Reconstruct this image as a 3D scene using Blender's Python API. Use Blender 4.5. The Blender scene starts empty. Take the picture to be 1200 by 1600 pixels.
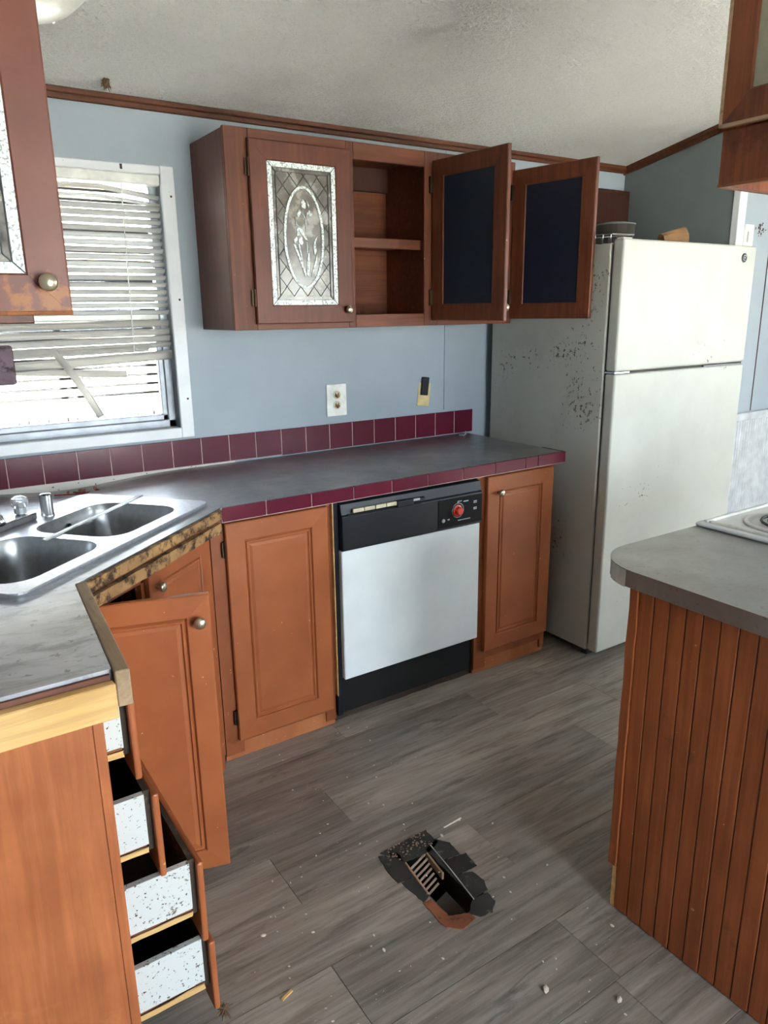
import bpy, bmesh, math, random
from mathutils import Vector, Matrix
random.seed(7)
sc = bpy.context.scene
COL = sc.collection
PI = math.pi

# ------------------------------------------------------------------ camera
cam_d = bpy.data.cameras.new('camera')
cam = bpy.data.objects.new('camera', cam_d); COL.objects.link(cam)
YAW, PITCH, ROLL, F_PX = 0.58354, 0.26708, -0.013247, 1149.31
cy_, sy_, cp_, sp_ = math.cos(YAW), math.sin(YAW), math.cos(PITCH), math.sin(PITCH)
fw = Vector((sy_*cp_, cy_*cp_, -sp_)); rt = Vector((cy_, -sy_, 0)); up = rt.cross(fw)
r2 = math.cos(ROLL)*rt + math.sin(ROLL)*up; u2 = -math.sin(ROLL)*rt + math.cos(ROLL)*up
cam.matrix_world = Matrix(((r2.x, u2.x, -fw.x, -2.27443), (r2.y, u2.y, -fw.y, -2.68278), (r2.z, u2.z, -fw.z, 1.47295), (0, 0, 0, 1)))
cam_d.sensor_fit = 'VERTICAL'; cam_d.sensor_height = 36.0
cam_d.lens = 36.0 * F_PX / 1600.0
cam_d.clip_start = 0.02; cam_d.clip_end = 200
sc.camera = cam

# ------------------------------------------------------------------ sky, exposure
world = bpy.data.worlds.new('overcast_sky'); sc.world = world; world.use_nodes = True
bg = world.node_tree.nodes['Background']
bg.inputs['Color'].default_value = (0.79, 0.89, 1.0, 1)
bg.inputs['Strength'].default_value = 15.0
vs = sc.view_settings
vs.view_transform = 'Standard'; vs.look = 'None'; vs.gamma = 1.0; vs.exposure = 1.15
vs.use_curve_mapping = False
sc.cycles.max_bounces = 10; sc.cycles.diffuse_bounces = 6
sc.cycles.sample_clamp_indirect = 8.0
sc.cycles.caustics_reflective = False; sc.cycles.caustics_refractive = False

added_sun_d = bpy.data.lights.new('sun', 'SUN'); added_sun_d.energy = 62.0; added_sun_d.angle = 0.02; added_sun_d.color = (1.0, 0.97, 0.92)
sun = bpy.data.objects.new('sun', added_sun_d); COL.objects.link(sun)
sun.rotation_euler = Vector((0.74, -0.16, 0.65)).to_track_quat('Z', 'Y').to_euler()   # added low sun along the length of the house, to supply bounce light
# unseen openings, added and sized to supply light: daylight portals (x0,x1,z0,z1) in the wall behind the camera, (y0,y1,z0,z1) in the end wall
YB = -4.75           # inside of the wall behind the camera
XR = 3.4             # inside of the far end wall
XL = -2.66           # inside of the left wall
REAR_OPEN = [(-1.75, -0.05, 0.05, 2.0), (0.75, 1.65, 0.85, 1.95)]
END_OPEN = [(-3.9, -2.2, 0.8, 2.0)]
def portal(loc, rot, sx, sy):
    l = bpy.data.lights.new('daylight_portal', 'AREA'); l.shape = 'RECTANGLE'; l.size = sx; l.size_y = sy
    l.cycles.is_portal = True
    o = bpy.data.objects.new('daylight_portal', l); COL.objects.link(o)
    o.location = loc; o.rotation_euler = rot
for a, b, c, d in REAR_OPEN: portal(((a+b)/2, YB-0.02, (c+d)/2), (PI/2, 0, 0), b-a, d-c)
for a, b, c, d in END_OPEN: portal((XR+0.02, (a+b)/2, (c+d)/2), (PI/2, 0, PI/2), b-a, d-c)
portal(((-2.36-1.40)/2, 0.09, 1.495), (PI/2, 0, PI), 0.96, 0.87)

# ------------------------------------------------------------------ materials
def lin(c):
    return tuple(((v/255)/12.92 if v/255 <= 0.04045 else ((v/255+0.055)/1.055)**2.4) for v in c) + (1,)
class NT:
    def __init__(s, name):
        s.m = bpy.data.materials.new(name); s.m.use_nodes = True
        s.t = s.m.node_tree; s.n = s.t.nodes; s.l = s.t.links
        s.b = s.n['Principled BSDF']; s.out = s.n['Material Output']
    def new(s, t, **kw):
        n = s.n.new(t)
        for k, v in kw.items(): setattr(n, k, v)
        return n
    def coords(s, scale=(1, 1, 1), per_object=False, rot=(0, 0, 0)):
        tc = s.new('ShaderNodeTexCoord'); mp = s.new('ShaderNodeMapping')
        mp.inputs['Scale'].default_value = scale; mp.inputs['Rotation'].default_value = rot
        s.l.new(tc.outputs['Object'], mp.inputs['Vector'])
        if per_object:
            oi = s.new('ShaderNodeObjectInfo'); m = s.new('ShaderNodeMath', operation='MULTIPLY'); m.inputs[1].default_value = 37.0
            s.l.new(oi.outputs['Random'], m.inputs[0])
            cb = s.new('ShaderNodeCombineXYZ')
            for i in range(3): s.l.new(m.outputs[0], cb.inputs[i])
            s.l.new(cb.outputs[0], mp.inputs['Location'])
        return mp.outputs[0]
    def noise(s, vec, scale, detail=4, rough=0.55, dist=0.0):
        n = s.new('ShaderNodeTexNoise'); n.inputs['Scale'].default_value = scale; n.inputs['Detail'].default_value = detail
        n.inputs['Roughness'].default_value = rough; n.inputs['Distortion'].default_value = dist
        s.l.new(vec, n.inputs['Vector']); return n.outputs['Fac']
    def ramp(s, fac, stops, interp='LINEAR'):
        r = s.new('ShaderNodeValToRGB'); r.color_ramp.interpolation = interp; e = r.color_ramp.elements
        while len(e) < len(stops): e.new(0.5)
        for i, (p, c) in enumerate(stops):
            e[i].position = p; e[i].color = c if len(c) == 4 else lin(c)
        s.l.new(fac, r.inputs[0]); return r.outputs[0]
    def mix(s, fac, a, b, mode='MIX'):
        m = s.new('ShaderNodeMix', data_type='RGBA', blend_type=mode)
        for sock, v in ((m.inputs[0], fac), (m.inputs[6], a), (m.inputs[7], b)):
            if isinstance(v, bpy.types.NodeSocket): s.l.new(v, sock)
            elif isinstance(v, (int, float)): sock.default_value = v
            else: sock.default_value = v if len(v) == 4 else lin(v)
        return m.outputs[2]
    def base(s, c):
        if isinstance(c, bpy.types.NodeSocket): s.l.new(c, s.b.inputs['Base Color'])
        else: s.b.inputs['Base Color'].default_value = lin(c)
    def bump(s, fac, strength=0.2, dist=0.002):
        b = s.new('ShaderNodeBump'); b.inputs['Strength'].default_value = strength; b.inputs['Distance'].default_value = dist
        s.l.new(fac, b.inputs['Height']); s.l.new(b.outputs[0], s.b.inputs['Normal'])
    def set(s, rough=0.5, metal=0.0, spec=0.5, **kw):
        if isinstance(rough, bpy.types.NodeSocket): s.l.new(rough, s.b.inputs['Roughness'])
        else: s.b.inputs['Roughness'].default_value = rough
        s.b.inputs['Metallic'].default_value = metal; s.b.inputs['Specular IOR Level'].default_value = spec
        for k, v in kw.items(): s.b.inputs[k].default_value = v
W = ((0.0, (0, 0, 0, 1)), (1.0, (1, 1, 1, 1)))
def thr(nt, fac, lo, hi): return nt.ramp(fac, [(lo, (0, 0, 0, 1)), (hi, (1, 1, 1, 1))])

def paint_mat(name, c1, c2, rough=0.45, grain=0.0, axis=2, chip=None, chip_lo=0.70, dirt=None, dirt_lo=0.62, dirt_scale=6, bump=0.12):
    """painted or stained surface: two tones, optional wood grain, chips and dirt"""
    t = NT(name); v = t.coords(per_object=True)
    col = t.ramp(t.noise(v, 7, 5), [(0.3, c1), (0.7, c2)])
    if grain:
        sc_ = [55, 55, 55]; sc_[axis] = 2.2
        g = t.noise(t.coords(tuple(sc_), True), 1.0, 6, 0.65, 0.6)
        dk = tuple(int(x*0.55) for x in c1)
        col = t.mix(t.mix(grain, (0, 0, 0, 1), t.ramp(g, [(0.42, (1, 1, 1, 1)), (0.6, (0, 0, 0, 1))])), col, dk)
    if dirt:
        col = t.mix(thr(t, t.noise(v, dirt_scale, 7, 0.7), dirt_lo, dirt_lo+0.12), col, dirt)
    if chip:
        col = t.mix(thr(t, t.noise(v, 60, 3, 0.5), chip_lo, chip_lo+0.02), col, chip)
    t.base(col); t.set(rough, spec=0.35)
    t.bump(t.noise(v, 90, 4), bump, 0.001)
    return t.m
def plain(name, c, rough=0.5, metal=0.0, var=0.08, scale=20, spec=0.5, bump=0.0):
    t = NT(name); v = t.coords(per_object=True)
    d = tuple(max(0, int(x*(1-var))) for x in c); e = tuple(min(255, int(x*(1+var))) for x in c)
    t.base(t.ramp(t.noise(v, scale, 4), [(0.3, d), (0.7, e)])); t.set(rough, metal, spec)
    if bump: t.bump(t.noise(v, scale*3, 4), bump, 0.001)
    return t.m
M = {}
M['orange'] = paint_mat('worn_orange_brown_paint', (150, 82, 46), (166, 94, 54), 0.42, chip=(206, 150, 104), chip_lo=0.735)
M['orange_edge'] = paint_mat('chipped_orange_paint', (160, 88, 50), (186, 118, 72), 0.6, chip=(214, 172, 124), chip_lo=0.69)
M['frame_lower'] = paint_mat('brown_face_frame_paint', (132, 70, 38), (150, 82, 46), 0.45, chip=(206, 150, 104), chip_lo=0.72, dirt=(60, 38, 24), dirt_lo=0.62)
M['upper'] = paint_mat('dark_red_brown_stain', (92, 46, 29), (108, 56, 37), 0.42, grain=0.35, chip=(170, 120, 90), chip_lo=0.76)
M['upper_frame'] = paint_mat('brown_upper_frame', (94, 48, 26), (110, 58, 33), 0.5, grain=0.45, chip=(170, 120, 90), chip_lo=0.75)
M['upper_x'] = paint_mat('brown_stain_horizontal_grain', (96, 50, 28), (118, 64, 38), 0.45, grain=0.45, axis=0)
M['espresso'] = paint_mat('near_black_brown_stain', (58, 28, 18), (68, 34, 22), 0.5, grain=0.3)
M['inner'] = paint_mat('brown_cabinet_interior', (104, 56, 32), (126, 70, 42), 0.6, grain=0.4, axis=0, dirt=(60, 32, 20), dirt_lo=0.6, dirt_scale=4)
M['endpanel'] = paint_mat('orange_wood_grain_panel', (164, 92, 54), (186, 110, 66), 0.4, grain=0.26, dirt=(190, 118, 72), dirt_lo=0.58, dirt_scale=3)
M['bead'] = paint_mat('red_brown_oak_board', (146, 78, 42), (166, 92, 52), 0.45, grain=0.32, chip=(200, 150, 110), chip_lo=0.75, dirt=(104, 60, 38), dirt_lo=0.62)
M['groove'] = plain('dark_groove', (70, 40, 26), 0.8)
M['rust_edge'] = paint_mat('rubbed_door_edge', (120, 66, 26), (160, 92, 40), 0.6, dirt=(70, 42, 26), dirt_lo=0.5, dirt_scale=18)
M['hang'] = paint_mat('brown_hanging_cabinet', (112, 56, 28), (136, 72, 38), 0.45, grain=0.5, dirt=(80, 38, 20), dirt_lo=0.55)
M['scar'] = paint_mat('old_adhesive', (96, 62, 52), (122, 82, 68), 0.9)
M['mould'] = paint_mat('mouldy_dark_board', (52, 42, 34), (74, 60, 48), 0.95, dirt=(104, 92, 78), dirt_lo=0.58, dirt_scale=14)
M['pine'] = paint_mat('raw_pine', (212, 164, 100), (228, 184, 122), 0.7, grain=0.3, axis=0)
M['oldwood'] = paint_mat('weathered_edge_wood', (150, 122, 92), (176, 150, 122), 0.75, grain=0.3, axis=1, dirt=(104, 76, 52), dirt_lo=0.55, dirt_scale=14)
M['raw'] = paint_mat('rough_particle_board', (126, 92, 58), (164, 126, 82), 0.9, dirt=(54, 38, 24), dirt_lo=0.47, dirt_scale=22, bump=0.8)
M['trim'] = paint_mat('dark_walnut_crown', (78, 40, 20), (104, 56, 30), 0.45, grain=0.5, axis=0)
M['black'] = plain('black_plastic', (22, 24, 30), 0.35)
M['black_dirty'] = paint_mat('dirty_black_kick', (16, 17, 21), (28, 29, 34), 0.5, dirt=(84, 72, 58), dirt_lo=0.66, dirt_scale=10)
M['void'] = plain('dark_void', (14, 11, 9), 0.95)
M['white_panel'] = paint_mat('white_enamel_panel', (226, 232, 234), (236, 241, 242), 0.35, chip=(120, 116, 110), chip_lo=0.79, bump=0.02)
M['cream'] = plain('cream_button', (196, 184, 156), 0.5)
M['red'] = plain('red_dial', (206, 58, 38), 0.35)
M['print'] = plain('pale_print', (170, 172, 176), 0.6)
M['chrome'] = plain('worn_chrome', (196, 196, 198), 0.22, 1.0)
M['brass'] = plain('dull_nickel_knob', (190, 176, 150), 0.3, 0.9)
M['bronze'] = plain('bronze_hinge', (70, 52, 38), 0.4, 0.8)
M['steel'] = plain('brushed_stainless', (176, 176, 176), 0.3, 1.0, var=0.05, scale=60)
M['rim'] = plain('bright_steel_rim', (196, 196, 200), 0.4, 0.75, var=0.06, scale=80)
M['white'] = plain('white_plastic', (226, 224, 216), 0.45)
M['whitetrim'] = paint_mat('white_painted_trim', (216, 218, 220), (230, 231, 232), 0.5, chip=(120, 116, 112), chip_lo=0.76, bump=0.08)
M['gloss_white'] = plain('glossy_white_vinyl', (236, 236, 232), 0.22, spec=0.9)
M['wainscot'] = plain('white_wainscot_paint', (186, 188, 190), 0.55, spec=0.3)
M['alu'] = plain('grey_aluminium', (150, 154, 160), 0.45, 0.5)
M['paper'] = plain('pale_paper', (222, 216, 204), 0.8)
M['card'] = plain('tan_card', (206, 184, 132), 0.8)
M['bag'] = plain('brown_paper', (142, 106, 72), 0.85, bump=0.3)
M['navy'] = plain('dark_blue_backing', (14, 26, 42), 0.55)
M['navy2'] = plain('dark_navy_backing', (13, 17, 36), 0.55)
M['lead'] = plain('dark_lead_came', (58, 58, 56), 0.5, 0.3)
M['tape'] = paint_mat('black_tar_patch', (30, 29, 27), (58, 55, 51), 0.6, dirt=(112, 104, 94), dirt_lo=0.58, dirt_scale=30, bump=0.5)
M['rust'] = paint_mat('rusty_wood_edge', (110, 60, 36), (150, 92, 62), 0.85, dirt=(60, 36, 24), dirt_lo=0.55, dirt_scale=25)
M['register'] = paint_mat('dusty_register_bar', (134, 108, 92), (164, 138, 120), 0.6, dirt=(70, 50, 40), dirt_lo=0.6, dirt_scale=40)
M['crumb'] = plain('pale_crumb', (210, 200, 184), 0.8)
M['purple'] = paint_mat('mottled_purple_grey', (70, 56, 62), (108, 92, 100), 0.9, dirt=(52, 40, 44), dirt_lo=0.5, dirt_scale=30, bump=0.6)
M['grout'] = plain('pale_grout', (206, 176, 168), 0.85)
M['oldwall'] = paint_mat('bare_patterned_wallboard', (214, 206, 194), (226, 220, 210), 0.85, chip=(120, 90, 84), chip_lo=0.66)
M['red_plastic'] = plain('dull_red_straw', (150, 50, 44), 0.5)

def tile_mat():
    t = NT('burgundy_glazed_tile'); v = t.coords(per_object=True)
    oi = t.new('ShaderNodeObjectInfo')
    a = t.ramp(oi.outputs['Random'], [(0, (86, 20, 40)), (1, (100, 26, 46))])
    t.base(t.mix(t.noise(v, 14, 4), a, (80, 18, 36))); t.set(0.25, spec=0.35); t.bump(t.noise(v, 30, 3), 0.04, 0.001)
    return t.m
M['tile'] = tile_mat()
def laminate_mat(name, a, b, c, scuff_glare=False):
    t = NT(name); v = t.coords()
    f = t.noise(v, 5, 8, 0.62, 0.8)
    col = t.ramp(f, [(0.32, a), (0.5, b), (0.68, c)])
    g = t.noise(t.coords((1, 4, 1)), 6, 6, 0.65, 0.5)
    col = t.mix(t.ramp(g, [(0.45, (0, 0, 0, 1)), (0.62, (0.55, 0.55, 0.55, 1))]), col, a)
    col = t.mix(thr(t, t.noise(v, 90, 3), 0.63, 0.67), col, (40, 36, 36))
    if scuff_glare:     # pale scuffs on the short leg, with window glare painted in as colour
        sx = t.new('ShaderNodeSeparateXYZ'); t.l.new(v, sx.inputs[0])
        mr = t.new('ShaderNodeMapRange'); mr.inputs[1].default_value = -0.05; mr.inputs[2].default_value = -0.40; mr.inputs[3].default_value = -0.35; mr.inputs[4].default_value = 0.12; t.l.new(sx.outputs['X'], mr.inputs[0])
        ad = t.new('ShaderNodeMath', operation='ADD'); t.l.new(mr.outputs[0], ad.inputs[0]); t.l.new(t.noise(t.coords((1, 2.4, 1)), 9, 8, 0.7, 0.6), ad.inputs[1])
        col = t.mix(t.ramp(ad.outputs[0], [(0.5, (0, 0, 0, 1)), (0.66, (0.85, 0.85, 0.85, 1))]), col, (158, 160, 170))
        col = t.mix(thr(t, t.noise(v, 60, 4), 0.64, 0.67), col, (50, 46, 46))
    t.base(col)
    t.set(t.ramp(t.noise(v, 9, 6), [(0.3, (0.3, 0.3, 0.3, 1)), (0.7, (0.55, 0.55, 0.55, 1))]), spec=1.0); t.b.inputs['Coat Weight'].default_value = 1.0; t.l.new(t.ramp(t.noise(v, 6, 7, 0.7), [(0.3, (0.26, 0.26, 0.26, 1)), (0.72, (0.5, 0.5, 0.5, 1))]), t.b.inputs['Coat Roughness']); t.b.inputs['Coat IOR'].default_value = 1.75
    t.bump(t.noise(v, 120, 3), 0.06, 0.001)
    return t.m
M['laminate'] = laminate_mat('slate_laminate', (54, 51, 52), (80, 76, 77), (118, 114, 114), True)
M['laminate2'] = laminate_mat('grey_brown_laminate', (74, 68, 62), (90, 84, 77), (108, 101, 94))
def plank_mat():
    t = NT('grey_vinyl_plank'); 
    v1 = t.coords((1.2, 9, 1), True); v2 = t.coords((2.5, 70, 1), True); v3 = t.coords((1, 1, 1), True)
    a = t.ramp(t.noise(v1, 2.2, 6, 0.6, 0.7), [(0.25, (86, 76, 67)), (0.5, (134, 122, 111)), (0.75, (170, 158, 146))])
    a = t.mix(t.ramp(t.noise(v2, 1.5, 5, 0.6), [(0.4, (0, 0, 0, 1)), (0.7, (0.45, 0.45, 0.45, 1))]), a, (170, 166, 160))
    a = t.mix(t.ramp(t.noise(t.coords((1.5, 14, 1), True), 1.8, 7, 0.7, 1.5), [(0.56, (0, 0, 0, 1)), (0.70, (0.75, 0.75, 0.75, 1))]), a, (74, 68, 63))
    oi = t.new('ShaderNodeObjectInfo')
    a = t.mix(1.0, a, t.ramp(oi.outputs['Random'], [(0, (0.74, 0.74, 0.74, 1)), (1, (1.12, 1.12, 1.12, 1))]), 'MULTIPLY')
    a = t.mix(thr(t, t.noise(v3, 160, 2), 0.745, 0.76), a, (190, 186, 178))
    t.base(a); t.set(t.ramp(t.noise(v3, 8, 5), [(0.3, (0.42, 0.42, 0.42, 1)), (0.7, (0.62, 0.62, 0.62, 1))]))
    t.bump(t.noise(v2, 1.5, 5), 0.15, 0.001)
    return t.m
M['plank'] = plank_mat()
def wall_mat(name, a, b):
    t = NT(name); v = t.coords()
    c = t.ramp(t.noise(v, 3, 5), [(0.3, a), (0.7, b)])
    c = t.mix(thr(t, t.noise(v, 38, 3), 0.765, 0.78), c, (110, 118, 128))
    t.base(c); t.set(0.6, spec=0.3); t.bump(t.noise(v, 140, 4), 0.15, 0.001)
    return t.m
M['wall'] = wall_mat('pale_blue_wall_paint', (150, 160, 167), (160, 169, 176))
M['wall_dark'] = wall_mat('shaded_wall_paint', (108, 116, 116), (118, 126, 126))  # darker copy of the wall paint, alcove shade put into the colour
M['wall_white'] = wall_mat('white_wall_paint', (206, 206, 204), (216, 216, 214))
def ceil_mat():
    t = NT('textured_ceiling_paint'); v = t.coords()
    c = t.ramp(t.noise(v, 1.6, 5), [(0.3, (222, 220, 215)), (0.7, (232, 230, 226))])
    # cabinet shade near the trim painted into the ceiling colour, ragged outline
    for ctr, r in (((-1.12, -0.09), 0.30), ((-0.62, -0.05), 0.26)):
        tc = t.new('ShaderNodeTexCoord'); sub = t.new('ShaderNodeVectorMath', operation='SUBTRACT'); sub.inputs[1].default_value = (ctr[0], ctr[1], 2.19)
        t.l.new(tc.outputs['Object'], sub.inputs[0]); ln = t.new('ShaderNodeVectorMath', operation='LENGTH'); t.l.new(sub.outputs[0], ln.inputs[0])
        mt = t.new('ShaderNodeMath', operation='MULTIPLY_ADD'); mt.inputs[1].default_value = 0.35; t.l.new(t.noise(v, 7, 5), mt.inputs[0]); t.l.new(ln.outputs['Value'], mt.inputs[2])
        f = t.ramp(mt.outputs[0], [(0.15, (0.30, 0.30, 0.30, 1)), (0.15+r, (0, 0, 0, 1))])
        c = t.mix(f, c, (120, 116, 110))
    t.base(c); t.set(0.8, spec=0.2)
    n = t.noise(t.coords((1.0, 2.2, 1.0), rot=(0, 0, 0.5)), 42, 4, 0.65, 0.6); t.bump(n, 1.0, 0.022)
    return t.m
M['ceiling'] = ceil_mat()
def fridge_mat(name, amount):
    t = NT(name); v = t.coords()
    c = t.ramp(t.noise(v, 4, 5), [(0.3, (178, 178, 168)), (0.7, (190, 190, 180))])
    n = t.noise(v, 55, 5, 0.65)
    m = t.noise(v, 2.6, 3)
    mm = t.new('ShaderNodeMath', operation='MULTIPLY'); t.l.new(n, mm.inputs[0]); t.l.new(m, mm.inputs[1])
    c = t.mix(thr(t, mm.outputs[0], 0.40-amount, 0.44-amount), c, (96, 74, 56))
    c = t.mix(t.ramp(t.noise(v, 5, 7, 0.7), [(0.5, (0, 0, 0, 1)), (0.75, (0.4*min(1, 0.5+amount*12),)*3+(1,))]), c, (158, 150, 138))
    t.base(c); t.set(0.5, spec=0.35); t.bump(t.noise(v, 6, 3), 0.05, 0.004)
    return t.m
M['fridge'] = fridge_mat('off_white_enamel', 0.0)
M['fridge_side'] = fridge_mat('stained_off_white_enamel', 0.058)
def drawer_mat():
    t = NT('mouldy_white_drawer_side'); v = t.coords(per_object=True)
    n = t.noise(v, 150, 4, 0.6); n2 = t.noise(v, 25, 6, 0.7)
    c = t.mix(thr(t, n, 0.615, 0.645), (200, 200, 196), (84, 62, 42))
    c = t.mix(thr(t, n2, 0.61, 0.65), c, (92, 70, 48))
    t.base(c); t.set(0.6); return t.m
M['drawer'] = drawer_mat()
def glass_mat(name, tint=(1, 1, 1), rough=0.02):
    t = NT(name); t.n.remove(t.b)
    tr = t.new('ShaderNodeBsdfTransparent'); tr.inputs[0].default_value = tint + (1,)
    gl = t.new('ShaderNodeBsdfGlossy'); gl.inputs['Roughness'].default_value = rough
    fr = t.new('ShaderNodeFresnel'); fr.inputs[0].default_value = 1.45
    mx = t.new('ShaderNodeMixShader'); t.l.new(fr.outputs[0], mx.inputs[0]); t.l.new(tr.outputs[0], mx.inputs[1]); t.l.new(gl.outputs[0], mx.inputs[2])
    t.l.new(mx.outputs[0], t.out.inputs[0]); return t.m
M['glass'] = glass_mat('window_glass', (0.86, 0.88, 0.88))
def crystal_mat():
    t = NT('clear_acrylic'); t.base((236, 238, 240)); t.set(0.08); t.b.inputs['Transmission Weight'].default_value = 0.7; t.b.inputs['IOR'].default_value = 1.45
    return t.m
M['crystal'] = crystal_mat()
M['dimmed_glass'] = glass_mat('dimmed_window_glass', (0.72, 0.73, 0.73))  # even grey tint added to dim the bright view through the lower sash
def slat_mat():
    t = NT('blind_slat_vinyl'); t.n.remove(t.b)
    d = t.new('ShaderNodeBsdfDiffuse'); d.inputs[0].default_value = lin((206, 203, 198))
    tr = t.new('ShaderNodeBsdfTranslucent'); tr.inputs[0].default_value = lin((200, 198, 194))
    mx = t.new('ShaderNodeMixShader'); mx.inputs[0].default_value = 0.07
    t.l.new(d.outputs[0], mx.inputs[1]); t.l.new(tr.outputs[0], mx.inputs[2]); t.l.new(mx.outputs[0], t.out.inputs[0]); return t.m
M['slat'] = slat_mat()
def pane_mat():
    t = NT('silvered_old_glass'); v = t.coords()
    f = t.noise(v, 14, 7, 0.7)
    t.base(t.ramp(f, [(0.35, (84, 78, 70)), (0.55, (122, 116, 106)), (0.72, (176, 174, 168))]))
    t.set(t.ramp(f, [(0.35, (0.12, 0.12, 0.12, 1)), (0.7, (0.4, 0.4, 0.4, 1))]), metal=0.45)
    t.bump(t.noise(v, 22, 4), 0.12, 0.002); return t.m
M['pane'] = pane_mat()
def frosted_mat():
    t = NT('pebbled_white_glass'); v = t.coords()
    n = t.noise(v, 170, 3, 0.6)
    t.base(t.ramp(n, [(0.38, (140, 146, 142)), (0.5, (228, 234, 230))])); t.set(0.28); t.bump(n, 0.5, 0.002); return t.m
M['frosted'] = frosted_mat()
M['amber'] = plain('beige_pane', (150, 146, 126), 0.25, var=0.2, scale=8)
M['siding'] = plain('beige_vinyl_siding', (176, 166, 146), 0.6)
M['skirting'] = plain('white_vinyl_skirting', (196, 198, 200), 0.6)
M['ground'] = plain('pale_gravel', (202, 196, 184), 0.95, scale=3, var=0.15)
M['opal'] = plain('opal_lamp_glass', (214, 212, 204), 0.3)
M['fibre'] = plain('brown_fibre', (96, 74, 52), 0.95)
M['duct'] = plain('dusty_duct_metal', (58, 50, 44), 0.7)
M['plastic_film'] = plain('crumpled_film', (170, 172, 176), 0.3)

# ------------------------------------------------------------------ geometry helpers
def aloc(o):
    v = Vector((0, 0, 0))
    while o: v += o.location; o = o.parent
    return v
def link(name, bm, m, parent=None, loc=None, smooth=False):
    """bmesh in world coordinates -> one object; origin at loc or at the parent's origin"""
    me = bpy.data.meshes.new(name)
    org = Vector(loc) if loc is not None else (aloc(parent) if parent else Vector((0, 0, 0)))
    bmesh.ops.recalc_face_normals(bm, faces=bm.faces[:])
    bmesh.ops.translate(bm, verts=bm.verts[:], vec=-org)
    bm.to_mesh(me); bm.free()
    for mm in (m if isinstance(m, (list, tuple)) else [m]): me.materials.append(M[mm] if isinstance(mm, str) else mm)
    if smooth:
        for p in me.polygons: p.use_smooth = True
    o = bpy.data.objects.new(name, me); COL.objects.link(o)
    if parent: o.parent = parent
    o.location = org - (aloc(parent) if parent else Vector((0, 0, 0)))
    return o
def tag(o, label=None, cat=None, group=None, kind=None):
    if label: o['label'] = label
    if cat: o['category'] = cat
    if group: o['group'] = group
    if kind: o['kind'] = kind
    return o
def thing(name, loc, label, cat, group=None):
    o = bpy.data.objects.new(name, None); COL.objects.link(o); o.location = loc; o.empty_display_size = 0.1
    return tag(o, label, cat, group)
def struct(name, bm, m, parent=None, label=None):
    o = link(name, bm, m, parent)
    if not parent: o['kind'] = 'structure'
    if label: o['label'] = label
    return o
def nb(): return bmesh.new()
def box(bm, x0, x1, y0, y1, z0, z1, bev=0.0, seg=1, mtx=None):
    r = bmesh.ops.create_cube(bm, size=1.0)
    vs = r['verts']
    for v in vs: v.co = Vector((x0+(v.co.x+.5)*(x1-x0), y0+(v.co.y+.5)*(y1-y0), z0+(v.co.z+.5)*(z1-z0)))
    if bev > 0:
        es = list({e for v in vs for e in v.link_edges})
        r = bmesh.ops.bevel(bm, geom=es, offset=bev, segments=seg, affect='EDGES', profile=0.5)
        vs = list({v for f in r['faces'] for v in f.verts})
    if mtx is not None: bmesh.ops.transform(bm, matrix=mtx, verts=list(set(vs)))
    return bm
def bx(x0, x1, y0, y1, z0, z1, bev=0.0, seg=1, mtx=None): return box(nb(), x0, x1, y0, y1, z0, z1, bev, seg, mtx)
def xf(bm, mtx): bmesh.ops.transform(bm, matrix=mtx, verts=bm.verts[:]); return bm
def rotz(p, a): return Matrix.Translation(p) @ Matrix.Rotation(a, 4, 'Z')
def prism(bm, pts, z0, z1, holes=(), bev=0.0, mtx=None):
    """polygon in XY (with holes) extruded z0..z1"""
    new = []
    for z in (z0, z1):
        edges = []
        for loop in [pts] + list(holes):
            vs = [bm.verts.new((x, y, z)) for x, y in loop]; new += vs
            edges += [bm.edges.new((vs[i], vs[(i+1) % len(vs)])) for i in range(len(vs))]
        if holes: bmesh.ops.triangle_fill(bm, use_beauty=True, edges=edges)
        else: bm.faces.new(new[-len(pts):])
    n = len(new)//2
    k = 0
    for loop in [pts] + list(holes):
        L = len(loop)
        for i in range(L):
            a, b = k+i, k+(i+1) % L
            bm.faces.new((new[a], new[b], new[n+b], new[n+a]))
        k += L
    if bev:
        bmesh.ops.recalc_face_normals(bm, faces=bm.faces[:])
        es = [e for e in bm.edges if len(e.link_faces) == 2 and e.calc_face_angle(0) > 0.5]
        bmesh.ops.bevel(bm, geom=es, offset=bev, segments=1, affect='EDGES')
    if mtx is not None: bmesh.ops.transform(bm, matrix=mtx, verts=new if not bev else bm.verts[:])
    return bm
def tube(bm, pts, r, n=8, caps=True):
    pts = [Vector(p) for p in pts]; rings = []
    for i, p in enumerate(pts):
        d = (pts[min(i+1, len(pts)-1)] - pts[max(i-1, 0)]).normalized()
        a = d.cross(Vector((0, 0, 1)));
        if a.length < 1e-4: a = d.cross(Vector((0, 1, 0)))
        a.normalize(); b = d.cross(a); rr = r[i] if isinstance(r, (list, tuple)) else r
        rings.append([bm.verts.new(p + rr*(math.cos(2*PI*k/n)*a + math.sin(2*PI*k/n)*b)) for k in range(n)])
    for q in range(len(rings)-1):
        for k in range(n): bm.faces.new((rings[q][k], rings[q][(k+1) % n], rings[q+1][(k+1) % n], rings[q+1][k]))
    if caps: bm.faces.new(rings[0][::-1]); bm.faces.new(rings[-1])
    return bm
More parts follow.
